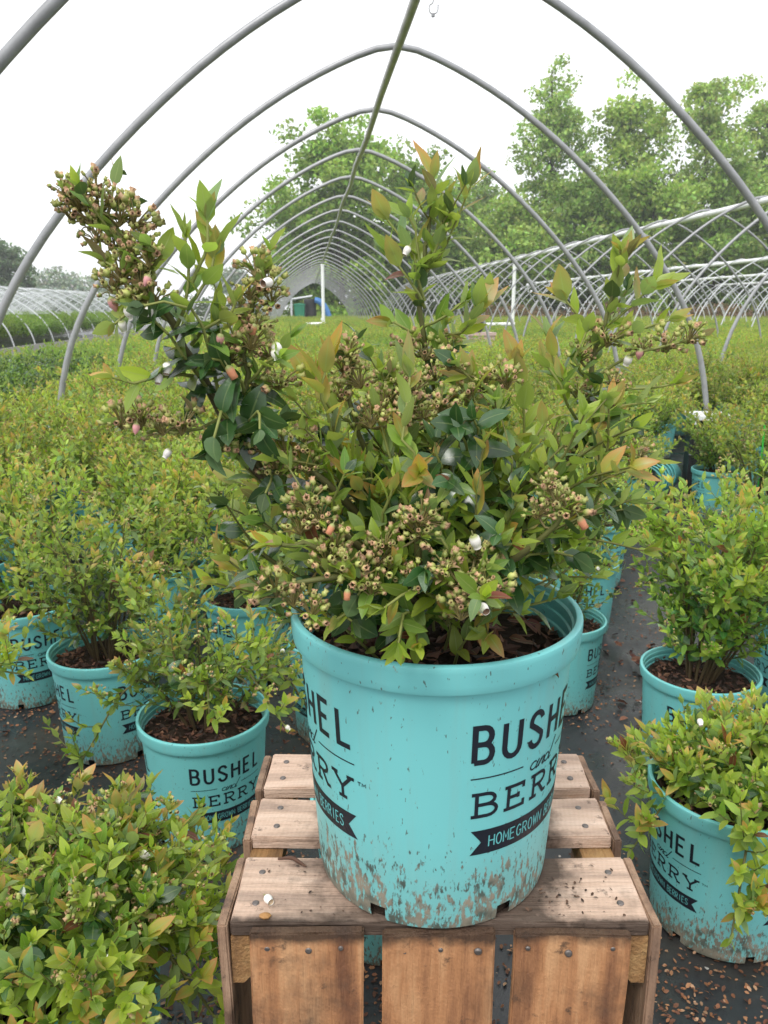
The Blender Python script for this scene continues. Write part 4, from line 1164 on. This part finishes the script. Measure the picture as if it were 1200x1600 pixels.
for q in range(26):   # dead leaves on the mulch
    a = R0.uniform(0, 6.28); r = R0.uniform(.02, .098); s = R0.uniform(.016, .028)
    if q < 18: a = R0.uniform(-1.5, .9)
    o = link('dead_leaf', LM_HI[(4, R0.randrange(4))], big, (r * math.cos(a), r * math.sin(a), .209)); o.scale = (s * 1.1, s, s)
    o.rotation_euler = (R0.uniform(-.3, .5), R0.uniform(-.5, .5), R0.uniform(0, 6.28))

# ---------------------------------------------------------------- the other pots
STOCK = {}
def plant(loc, sc, seed, label, H, Rad, leafL=.026, near=True, logo=0.0, canes=9, twigs=8, droop=.1, young=.5, ori=.25, group='teal pots of blueberry bushes', tilt=0.0, flowers=0, nobj=300, rz=None, lean=(0, 0), ori2=None):
    R = random.Random(seed)
    if lean != (0, 0): rz = 0.0
    root = empty('potted_blueberry', loc, R.uniform(0, 6.28) if rz is None else rz)
    if tilt: root.rotation_euler[0] = tilt
    tag(root, label, 'potted shrub', group)
    d = math.hypot(loc[0], loc[1])
    p = link('pot', POT_HI if near else POT_LO, root); p.scale = (sc, sc, sc)
    if d < 4.2:
        for k in range(3):
            o = link('lettering', LOGO, p); o.rotation_euler = (0, 0, math.radians(logo + 120 * k) - root.rotation_euler[2])
    if near: soil_parts_scaled(root, R, sc)
    z0 = .205 * sc
    mb, lv, cl = grow(seed, H, Rad, leafL * 1.06, int(canes * 1.5), int(twigs * 1.35), young, droop, .0105, z0, ori, lean)
    cx, cy = -loc[0], -loc[1]; a = -root.rotation_euler[2]
    vx, vy = cx * math.cos(a) - cy * math.sin(a), cx * math.sin(a) + cy * math.cos(a); vl = math.hypot(vx, vy)
    key = lambda i: -(lv[i][3][0] * vx + lv[i][3][1] * vy) / vl - lv[i][3][2] * .6 - lv[i][4] * 2
    finish_plant(root, mb, lv, cl, LM_NEAR, T_NEAR if near else T_MID, key, nobj, False, np.random.RandomState(seed))
    for q in range(flowers):
        i = R.choice(range(len(lv))); p_ = lv[i][3] + np.array([0, 0, lv[i][4] * .3])
        o = link('flower', FLM[R.choice((0, 0, 1, 3))], root, tuple(p_)); s = R.uniform(.9, 1.3); o.scale = (s, s, s); o.rotation_euler = (R.uniform(1.6, 2.6), R.uniform(-.6, .6), R.uniform(0, 6))
    return root
SOIL_CACHE = []
def soil_parts_scaled(root, R, sc):
    """ground pots: four soil surfaces shared between them"""
    if len(SOIL_CACHE) < 8:
        before = set(bpy.data.meshes)
        n0 = len(bpy.data.objects)
        soil_parts(root, R, .203, 330, .1075)
        new = [o for o in root.children if o.name.startswith(('soil', 'bark_mulch'))]
        for o in new: SOIL_CACHE.append(o.data); o.scale = (sc, sc, sc)
    else:
        k = R.randrange(4) * 2
        for q in (0, 1):
            o = link('soil' if q == 0 else 'bark_mulch', SOIL_CACHE[k + q], root); o.scale = (sc, sc, sc); o.rotation_euler = (0, 0, R.uniform(0, 6.28))
            if q: o['kind'] = 'stuff'
NEARP = [  # x, y, scale, seed, height, radius, leaf, first-letter angle, canes, twigs, droop, flowers, label
    (-.37, .745, 1.0, 301, .19, .22, .028, 20, 23, 12, .80, 44, 'wide blueberry bush hiding its teal pot in the bottom left corner'),
    (-.80, 1.17, 1.0, 302, .30, .24, .027, 0, 13, 10, .22, 4, 'blueberry bush cut by the left edge, above the bottom left bush'),
    (-.32, 1.28, .96, 303, .30, .20, .024, -2, 9, 9, .65, 4, 'sparse low-hanging blueberry in the teal pot just left of the crate'),
    (-.59, 1.56, .96, 304, .38, .21, .024, 30, 11, 10, .30, 3, 'blueberry in the teal pot left of and behind the sparse low-hanging one'),
    (-.87, 1.80, 1.0, 305, .42, .22, .025, 8, 12, 10, .1, 3, 'blueberry in the teal pot at the left edge whose rim shows above the second pot'),
    (-.345, 1.90, .93, 306, .37, .21, .025, -72, 12, 9, .15, 3, 'blueberry in the whole teal pot between the big bush and the left pots'),
    (.63, 1.46, .95, 307, .45, .21, .028, -52, 12, 19, .1, 6, 'tall full blueberry in the teal pot right of the aisle, behind the low right pot'),
    (.52, 1.05, 1.0, 308, .10, .20, .029, 8, 15, 11, .40, 12, 'spreading blueberry spilling over its teal pot at the right edge beside the crate'),
    (.415, 1.76, .90, 309, .24, .15, .023, -90, 7, 7, .1, 2, 'small blueberry in the teal pot half hidden behind the rim of the crate pot'),
    (.565, 2.19, .92, 310, .36, .20, .024, -160, 8, 7, .1, 2, 'blueberry in the teal pot showing red brown mulch beside the aisle'),
    (.72, 2.62, .95, 311, .34, .18, .024, 0, 9, 7, .1, 2, 'blueberry behind the mulch-topped pot, on the left side of the aisle'),
    (.005, 1.04, .95, 312, .13, .13, .022, -15, 6, 5, .1, 0, 'teal pot seen through the slats of the crate'),
    (-.10, 1.62, .95, 313, .36, .20, .024, 40, 9, 8, .1, 2, 'blueberry straight behind the crate pot'),
    (.17, 1.95, .95, 314, .38, .20, .024, 10, 9, 8, .1, 2, 'blueberry behind the crate pot, right of the one straight behind it'),
    (-.62, 2.14, .95, 315, .42, .23, .026, 50, 14, 10, .1, 2, 'full green blueberry in the second row on the left, behind the whole teal pot'),
    (1.50, 3.52, .92, 320, .34, .20, .026, 0, 9, 12, .1, 1, 'low blueberry in front of the black plastic crate by the hoop leg'),
    (1.43, 2.96, .95, 316, .42, .20, .025, -30, 11, 9, .0, 2, 'dark bushy blueberry with a bright green stake in its pot at the right edge'),
    (.98, 1.72, .95, 317, .36, .19, .026, -20, 11, 9, .1, 3, 'blueberry cut by the right edge behind the tall full one'),
    (1.02, 1.20, .95, 318, .30, .19, .026, -20, 9, 8, .1, 3, 'blueberry cut by the right edge behind the spreading low one'),
    (-1.18, 2.15, .95, 319, .40, .22, .026, 0, 13, 10, .1, 2, 'blueberry with brown lower stems cut by the left edge'),
]
for q, (x, y, sc, sd_, H_, Rd, lf, lg, cn, tw, dr, fl, lab) in enumerate(NEARP):
    plant((x, y, float(gh(np.array(x), np.array(y))) * 0 + .002), sc, sd_, lab, H_, Rd, lf, True, lg, cn, tw, dr, .55, .12 if sd_ in (301, 302) else .20, flowers=fl, lean={307: (.10, .03), 308: (.07, -.01)}.get(sd_, (0, 0)), nobj=60 if sd_ == 312 else 300)
o = link('stake', mesh_np('stake', *(lambda V, F: (V, [F]))(*tube([(0, 0, .1), (.004, 0, .3), (0, .002, .50)], (.004, .004, .003), 6)), M['stake']), [o for o in col.objects if o.get('label', '').startswith('dark bushy')][0], (-.03, -.03, 0))

# rows of pots behind: shared bushes, each pot still a thing of its own
def stock_bush(seed, H, Rad, canes, twigs, T, spacing, leafL, ori):
    mb, lv, cl = grow(seed, H, Rad, leafL, canes, twigs, .5, .05, spacing, .195, ori)
    rs = np.random.RandomState(seed)
    for p, s_, sc in cl:
        R = random.Random(s_)
        for q in range(5):
            d = rs.normal(size=3); d[2] = abs(d[2]); fruit_shape(mb, p + d * .008, d, .0042, R, True)
    return join_leaves('foliage', lv, T, rs), mb.mesh('stems', M['stem'])
MIDS = [stock_bush(400 + k, .31 + .025 * (k % 4), .23, 17, 13, T_LOW, .0125, .031, (.06, .14, .28, .12, .05, .16, .08, .2)[k]) for k in range(8)]
_one = ['zeroth', 'first', 'second', 'third', 'fourth', 'fifth', 'sixth', 'seventh', 'eighth', 'ninth', 'tenth', 'eleventh', 'twelfth', 'thirteenth', 'fourteenth', 'fifteenth',
        'sixteenth', 'seventeenth', 'eighteenth', 'nineteenth', 'twentieth'] + ['twenty-' + w_ for w_ in ('first', 'second', 'third', 'fourth', 'fifth', 'sixth', 'seventh', 'eighth', 'ninth')] + ['thirtieth', 'thirty-first']
def row_label(ia, ib):
    k = ia - 1
    side = 'left' if k < 0 else 'right'
    n = -k if k < 0 else k + 1
    return 'potted blueberry in the %s row back, %s pot %s of the ridge line' % (_one[ib], _one[n], side)
DARKS = []
for k in range(2):
    mb, lv, cl = grow(450 + k, .36, .22, .034, 14, 11, .5, .05, .0125, .195, .1)
    R = random.Random(k)
    lv = [((3 if R.random() < .5 else 2) if c in (0, 1, 5, 6) else c, kk, Mx, p, s) for c, kk, Mx, p, s in lv]
    DARKS.append((join_leaves('foliage', lv, T_LOW, np.random.RandomState(k)), mb.mesh('stems', M['stem'])))
taken = [(n_[0], n_[1]) for n_ in NEARP] + [(MP[0], MP[1]), (1.60, 3.82), (1.38, 3.68)]
cand = []
sp = .335
for a in range(-50, 70):
    for b in range(0, 135):
        lat = a * sp + (sp / 2 if b % 2 else 0) + rng.gauss(0, .022); d = .4 + b * sp * .88 + rng.gauss(0, .022)
        x, y, _ = tun(lat, d)
        if lat < -2.95 or lat > 19 or y < .9 or y > 39: continue
        if abs(x / (y + .001)) > .58 + .35 / y: continue
        if abs(x - (.60 + .42 * (y - 1.35))) < .235 and y < 5.2: continue
        if y < 1.35 or (x < .4 and y < 1.95): continue
        if x < .3 and x > -.45 and y < 2.3: continue
        if min((x - t_[0]) ** 2 + (y - t_[1]) ** 2 for t_ in taken) < .27 ** 2: continue
        if abs(lat - (-5.55)) < .25: continue
        cand.append((x, y, lat, a, b))
cand.sort(key=lambda c: c[0] ** 2 + c[1] ** 2)
N_IND = 300 - len(NEARP) - 1
for q, (x, y, lat, ia, ib) in enumerate(cand[:N_IND]):
    root = empty('potted_blueberry', (x, y, .002), rng.uniform(0, 6.28))
    tag(root, row_label(ia, ib), 'potted shrub', 'teal pots of blueberry bushes')
    s = rng.uniform(.92, 1.08)
    p = link('pot', POT_LO, root); p.scale = (.95, .95, .95)
    if math.hypot(x, y) < 4.0:
        for k in range(3):
            o = link('lettering', LOGO, p); o.rotation_euler = (0, 0, math.radians(120 * k))
        k = (q % 4) * 2
        o = link('soil', SOIL_CACHE[k], root); o.scale = (.95, .95, .95)
    f, st = MIDS[rng.randrange(8)] if not (-2.95 < lat < -1.5 and 3.9 < y < 7.5) else DARKS[rng.randrange(2)]
    o = link('foliage', f, root); o['kind'] = 'stuff'; o.scale = (s, s, s * rng.uniform(.9, 1.12)); o.rotation_euler = (0, 0, rng.uniform(0, 6.28))
    o2 = link('stems', st, root); o2.scale = o.scale; o2.rotation_euler = o.rotation_euler
rest = cand[N_IND:]
# everything beyond reads as one mass: a point per pot, bushes set on the points
FARS = []
for k in range(5):
    mb, lv, cl = grow(500 + k, .33, .22, .042, 12, 9, .5, .05, .020, .195, .07)
    if k == 4:
        lv = [(2 if c in (0, 1, 5) else c, kk, Mx, p, s) for c, kk, Mx, p, s in lv]
    Vp, Fp = lathe([(.095, 0), (.108, .2), (.114, .2), (.114, .22), (.1, .2)], 10)
    me = join_leaves('far_bush', lv, T_LOW, np.random.RandomState(k))
    fo = bpy.data.objects.new('far_bush', me)
    FARS.append(fo)
print('leaves/far', len(lv), 'cand', len(cand))
def far_field(name, pts, label):
    n = len(pts)
    me = bpy.data.meshes.new(name); me.vertices.add(n)
    me.vertices.foreach_set('co', np.array([(p[0], p[1], 0) for p in pts], np.float32).ravel())
    a = me.attributes.new('pick', 'INT', 'POINT'); a.data.foreach_set('value', np.array([p[2] for p in pts], np.int32))
    a = me.attributes.new('rz', 'FLOAT', 'POINT'); a.data.foreach_set('value', nr.uniform(0, 6.28, n).astype(np.float32))
    a = me.attributes.new('sc', 'FLOAT', 'POINT'); a.data.foreach_set('value', np.array([p[3] for p in pts], np.float32))
    o = link(name, me); tag(o, label, 'shrubs', kind='stuff')
    ng = bpy.data.node_groups.new('far_rows', 'GeometryNodeTree')
    ng.interface.new_socket('Geometry', in_out='INPUT', socket_type='NodeSocketGeometry')
    ng.interface.new_socket('Geometry', in_out='OUTPUT', socket_type='NodeSocketGeometry')
    gi = ng.nodes.new('NodeGroupInput'); go = ng.nodes.new('NodeGroupOutput')
    m2p = ng.nodes.new('GeometryNodeMeshToPoints'); ng.links.new(gi.outputs[0], m2p.inputs[0])
    g2i = ng.nodes.new('GeometryNodeGeometryToInstance')
    for fo in FARS[::-1]:
        oi = ng.nodes.new('GeometryNodeObjectInfo'); oi.inputs[0].default_value = fo; oi.inputs['As Instance'].default_value = False
        ng.links.new(oi.outputs['Geometry'], g2i.inputs[0])
    iop = ng.nodes.new('GeometryNodeInstanceOnPoints'); ng.links.new(m2p.outputs[0], iop.inputs[0]); ng.links.new(g2i.outputs[0], iop.inputs['Instance'])
    iop.inputs['Pick Instance'].default_value = True
    def na(nm, dt):
        q = ng.nodes.new('GeometryNodeInputNamedAttribute'); q.data_type = dt; q.inputs[0].default_value = nm; return q.outputs[0]
    ng.links.new(na('pick', 'INT'), iop.inputs['Instance Index'])
    cx = ng.nodes.new('ShaderNodeCombineXYZ'); ng.links.new(na('rz', 'FLOAT'), cx.inputs[2])
    e2r = ng.nodes.new('FunctionNodeEulerToRotation'); ng.links.new(cx.outputs[0], e2r.inputs[0]); ng.links.new(e2r.outputs[0], iop.inputs['Rotation'])
    ng.links.new(na('sc', 'FLOAT'), iop.inputs['Scale'])
    ng.links.new(iop.outputs[0], go.inputs[0])
    md = o.modifiers.new('rows', 'NODES'); md.node_group = ng
    return o
def pickb(x, y, lat):
    dark = math.sin(x * 1.1 + 2) * math.sin(y * .7 + x * .4) > .55 or (lat < -2.6 and 5 < y < 9)
    return 4 if dark and rng.random() < .75 else rng.randrange(4)
far_field('distant_potted_bushes', [(x, y, pickb(x, y, lat), rng.uniform(.88, 1.1)) for x, y, lat, _a, _b in rest], 'olive green sea of potted bushes filling the distance under the hoop houses')
# darker, taller shrubs inside the low houses on the left
pl = []
for a in range(0, 30):
    for b in range(0, 60):
        lat = -5.95 - a * .36 + rng.gauss(0, .04); d = 5.5 + b * .42 + rng.gauss(0, .04)
        x, y, _ = tun(lat, d)
        if abs(x / y) > .62: continue
        pl.append((x, y, 4, rng.uniform(1.25, 1.6)))
far_field('dark_shrub_rows', pl, 'dark green shrub rows inside the low hoop houses on the left')

# ---------------------------------------------------------------- litter on the ground
rs = np.random.RandomState(77)
def litter_mesh(name, P, s, pal, rs, bend=.25, asp=.5):
    n = len(P)
    a = rs.uniform(0, 6.283, n)
    d = np.stack([np.cos(a), np.sin(a), rs.normal(0, .18, n)], -1); d /= np.linalg.norm(d, axis=1)[:, None]
    e = np.cross(d, np.array([0, 0, 1.0]) + rs.normal(0, .3, (n, 3))); e /= np.linalg.norm(e, axis=1)[:, None]; nn = np.cross(e, d); nn *= np.sign(nn[:, 2:3])
    s = s[:, None]
    V = np.stack([P - d * s, P - d * s * .4 + e * s * asp, P + d * s * .4 + e * s * asp * .9, P + d * s, P + d * s * .4 - e * s * asp * .9 + nn * s * bend, P - d * s * .4 - e * s * asp + nn * s * bend], 1)
    V[..., 2] += .0015
    V = V.reshape(-1, 3); b = np.arange(n)[:, None] * 6
    F = np.concatenate([b + np.array([[0, 1, 2, 3]]), b + np.array([[0, 3, 4, 5]])])
    c = pal[rs.randint(0, len(pal), n)] * rs.uniform(.65, 1.3, n)[:, None]
    return mesh_np(name, V, [F], M['litter'], np.repeat(np.concatenate([c, np.ones((n, 1))], 1), 6, 0), None, False)
pts = []
centres = [(x, y) for x, y, *_ in NEARP] + [(c[0], c[1]) for c in cand[:60]]
for (x, y) in centres:
    k = 300 if y < 2 else 90
    a = rs.uniform(0, 6.283, k); r = .085 + np.abs(rs.normal(0, .055, k))
    pts.append(np.stack([x + r * np.cos(a), y + r * np.sin(a)], -1))
for _ in range(210):   # drifts
    cx, cy = rs.uniform(-1.0, 1.3), rs.uniform(.35, 3.6); k = rs.randint(12, 60)
    pts.append(np.stack([rs.normal(cx, .05, k), rs.normal(cy, .07, k)], -1))
pts.append(np.stack([rs.uniform(-1.3, 1.6, 2600), rs.uniform(.3, 4.2, 2600)], -1))
pts.append(np.stack([rs.normal(.36, .07, 1100), rs.normal(.80, .13, 1100)], -1)); pts.append(np.stack([rs.normal(-.22, .06, 500), rs.normal(.85, .16, 500)], -1))
pts.append(np.stack([rs.normal(.10, .12, 450), rs.normal(.95, .2, 450)], -1))
P2 = np.concatenate(pts)
P = np.concatenate([P2, (gh(P2[:, 0], P2[:, 1]) * np.clip((4.9 - P2[:, 1]) / .5, 0, 1))[:, None] + .0012], 1)
brown = np.array([(.30, .13, .06), (.22, .095, .05), (.36, .18, .09), (.14, .06, .035), (.42, .25, .15), (.10, .045, .03)])
tag(link('fallen_petals', litter_mesh('fallen_petals', P, rs.uniform(.0018, .0052, len(P)), brown, rs)), 'small brown fallen petals scattered over the black ground cloth', 'petals', kind='stuff')
k = 420
P2 = np.concatenate([np.stack([rs.uniform(-1.2, 1.4, k), rs.uniform(.5, 3.4, k)], -1), np.stack([rs.normal(.70, .07, 90), rs.normal(1.75, .2, 90)], -1)])
P = np.concatenate([P2, gh(P2[:, 0], P2[:, 1])[:, None] + .003], 1)
tag(link('dead_leaves', litter_mesh('dead_leaves', P, rs.uniform(.006, .014, len(P)), np.array([(.16, .06, .04), (.24, .11, .07), (.10, .04, .03)]), rs, .5)), 'curled red brown dead leaves lying on the black ground cloth', 'leaves', kind='stuff')
k = 160
P2 = np.stack([rs.uniform(-.9, 1.2, k), rs.uniform(.6, 3.4, k)], -1)
P = np.concatenate([P2, gh(P2[:, 0], P2[:, 1])[:, None] + .003], 1)
tag(link('white_petals', litter_mesh('white_petals', P, rs.uniform(.0015, .0038, k), np.array([(.75, .72, .68), (.6, .55, .5)]), rs, .4, .8)), 'white flecks of fallen petals on the black ground cloth', 'petals', kind='stuff')
# dark mulch crumbs round the big pot and on the crate boards
P2 = np.concatenate([np.stack([rs.uniform(-.11, .20, 90), rs.uniform(.54, .60, 90)], -1), np.stack([rs.normal(.13, .025, 50), rs.normal(.565, .016, 50)], -1)])
dd = np.hypot(P2[:, 0] - MP[0], P2[:, 1] - MP[1]); P2 = P2[(dd > .102) & (P2[:, 0] < .205) & (P2[:, 1] > .537) & (P2[:, 1] < .608)]
P = np.concatenate([P2, np.full((len(P2), 1), .4448)], 1)
tag(link('crumbs_on_crate', litter_mesh('crumbs_on_crate', P, rs.uniform(.0007, .0022, len(P)), np.array([(.05, .03, .02), (.09, .05, .03), (.14, .08, .05)]), rs, .5)), 'dark crumbs of mulch on the front board of the crate', 'crumbs', kind='stuff')
# single fallen flower and chip on the front board
o = link('fallen_flower', FLM[0], None, (-.098, .560, .4475)); o.rotation_euler = (1.5, .2, .6); tag(o, 'white fallen blossom on the front left corner of the crate top', 'blossom')
mb = MB(); V, F = lathe([(0, 0), (.003, .0006), (.0034, .002), (.002, .0034), (0, .004)], 7); V[:, 0] *= 1.5; mb.add(V, F, (.42, .22, .08, 1))
o = link('bark_chip', mb.mesh('bark_chip', M['litter'], False), None, (-.0955, .539, .4452)); tag(o, 'small orange brown chip at the front left edge of the crate top', 'bark chip')
mb = MB(); mb.add(*tube(smoothpath([(-.012, .004, 0), (0, .003, .002), (.008, -.002, .001), (.014, -.006, 0)], 9), (.0008, .0012, .0016, .0018, .0018, .0016, .0014, .001, .0006), 6), (.11, .055, .035, 1))
o = link('twig', mb.mesh('twig', M['litter']), None, (-.082, .6035, .4465)); tag(o, 'curled brown twig near the back left of the front crate board', 'twig')

# ---------------------------------------------------------------- things in the distance
def simple(name, mb, m, loc, label, cat, rz=0):
    o = link(name, mb.mesh(name, m, False), None, loc); o.rotation_euler = (0, 0, rz); tag(o, label, cat); return o
# white slatted tray on a dark crate beside the aisle
root = empty('plastic_crate', (1.62, 3.98, 0), -.25); tag(root, 'black plastic crate with a white slatted tray by the right leg of the hoop house', 'crate')
mb = MB()
for s in (-1, 1):
    mb.add(*box(s * .075 - .008, s * .075 + .008, -.10, .10, 0, .36)); mb.add(*box(-.067, .067, s * .10 - .008, s * .10 + .008, 0, .358))
link('crate_body', mb.mesh('crate_body', M['black'], False), root)
for k in range(4):
    mb = MB(); mb.add(*box(-.10, .10, -.105 + k * .058, -.105 + k * .058 + .036, .385, .405)); link('slat', mb.mesh('slat', M['pvc'], False), root)
mb = MB()
for s in (-1, 1): mb.add(*box(s * .06 - .01, s * .06 + .01, -.105, .11, .362, .3845))
link('tray_rail', mb.mesh('tray_rail', M['pvc'], False), root)
# nested empty pots lying on their side
root = empty('pot_stack', (1.40, 3.95, .085), .95); tag(root, 'stack of empty teal pots lying on its side beside the aisle', 'pot stack')
for k in range(6):
    o = link('empty_pot', POT_LO, root, (k * .045 - .1, 0, .0)); o.rotation_euler = (0, math.radians(-84), 0); o.scale = (.7, .7, .7)
# far end of the nearest hoop house
x, y, _ = tun(-.3, 38.0)
mb = MB(); V, F = lathe([(.28, 0), (.33, .75), (.36, .76), (.36, .82), (.05, .86)], 4, .8); mb.add(V, F); simple('green_bin', mb, M['green_plastic'], (x, y, .25), 'green bin at the far end of the nearest hoop house', 'bin')
x, y, _ = tun(.18, 38.5)
mb = MB(); V, F = lathe([(.02, 0), (.28, .01), (.3, .3), (.28, .6), (.3, .9), (.28, 1.0), (.02, 1.02)], 14); mb.add(V, F); simple('barrel', mb, M['black'], (x, y, .3), 'dark barrel at the far end of the nearest hoop house', 'barrel')
x, y, _ = tun(.75, 38.3)
mb = MB(); P = [(-.35, 0, 1.15), (-.15, 0, 1.1), (.1, 0, .85), (.28, 0, .45), (.33, 0, .1)]; mb.add(*tube(smoothpath(P, 12), .14, 8)); simple('rolled_tarp', mb, M['blue_plastic'], (x, y, .1), 'blue rolled tarp leaning at the far end of the nearest hoop house', 'tarp')
mb = MB()
for a, b_ in (((-.5, 0, 0), (-.5, 0, 1.3)), ((.5, 0, 0), (.5, 0, 1.3)), ((-.5, 0, 1.3), (.5, 0, 1.45))): mb.add(*tube([a, b_], .05, 8))
x, y, _ = tun(-.2, 39.5); simple('door_frame', mb, M['pipe_white'], (x, y, 0), 'pale door frame closing the far end of the nearest hoop house', 'door frame', TY)
mb = MB()
V, F = box(-.17, .17, -.12, .12, 0, .56); mb.add(V, F); V, F = box(-.185, .185, -.135, .135, .5605, .60); mb.add(V, F)
simple('pink_tub', mb, M['pink'], (1.28, 10.9, 0), 'pale pink tub among the bushes behind the top of the big blueberry', 'tub', .2)
mb = MB(); V, F = lathe([(.07, 0), (.105, .05), (.11, .12), (.07, .19), (.02, .21)], 12); mb.add(V, F); simple('black_bag', mb, M['black'], (1.22, 10.85, .601), 'black bag standing on the pale pink tub', 'bag')
# wire hook under the ridge at the top of the view
mb = MB()
P = [(0, 0, .06), (0, 0, .0), (-.012, 0, -.012), (-.012, 0, -.030), (0, 0, -.038), (.014, 0, -.030), (.016, 0, -.010)]
mb.add(*tube(smoothpath(P, 18), .0022, 6), (.2, .2, .22, 1)); mb.add(*tube([(0, 0, -.036), (0, 0, -.046)], .006, 8), (.2, .2, .22, 1))
hx = (677 - 600) / 1244.; 
simple('wire_hook', mb, M['steel'], HOOK, 'small wire hook dangling at the top edge beside the ridge pipe', 'hook')
V, F = tube([(0, 0, .05), (.02, .02, .34)], .0015, 5)
print('objects', len(bpy.data.objects))

# ---------------------------------------------------------------- the damp air that pales the far hoops and trees
def haze():
    m = bpy.data.materials.new('haze'); m.use_nodes = True; t = m.node_tree; t.nodes.clear()
    v = t.nodes.new('ShaderNodeVolumePrincipled'); v.inputs['Color'].default_value = (.93, .96, 1, 1); v.inputs['Density'].default_value = .0018
    v.inputs['Anisotropy'].default_value = .2
    out = t.nodes.new('ShaderNodeOutputMaterial'); t.links.new(v.outputs[0], out.inputs['Volume'])
    V, F = box(-430, 430, -70, 430, -1.2, 20)
    o = link('haze', mesh_np('haze', V, [F], m, None, None, False)); tag(o, 'thin pale haze over the whole nursery', 'haze', kind='stuff')
haze()
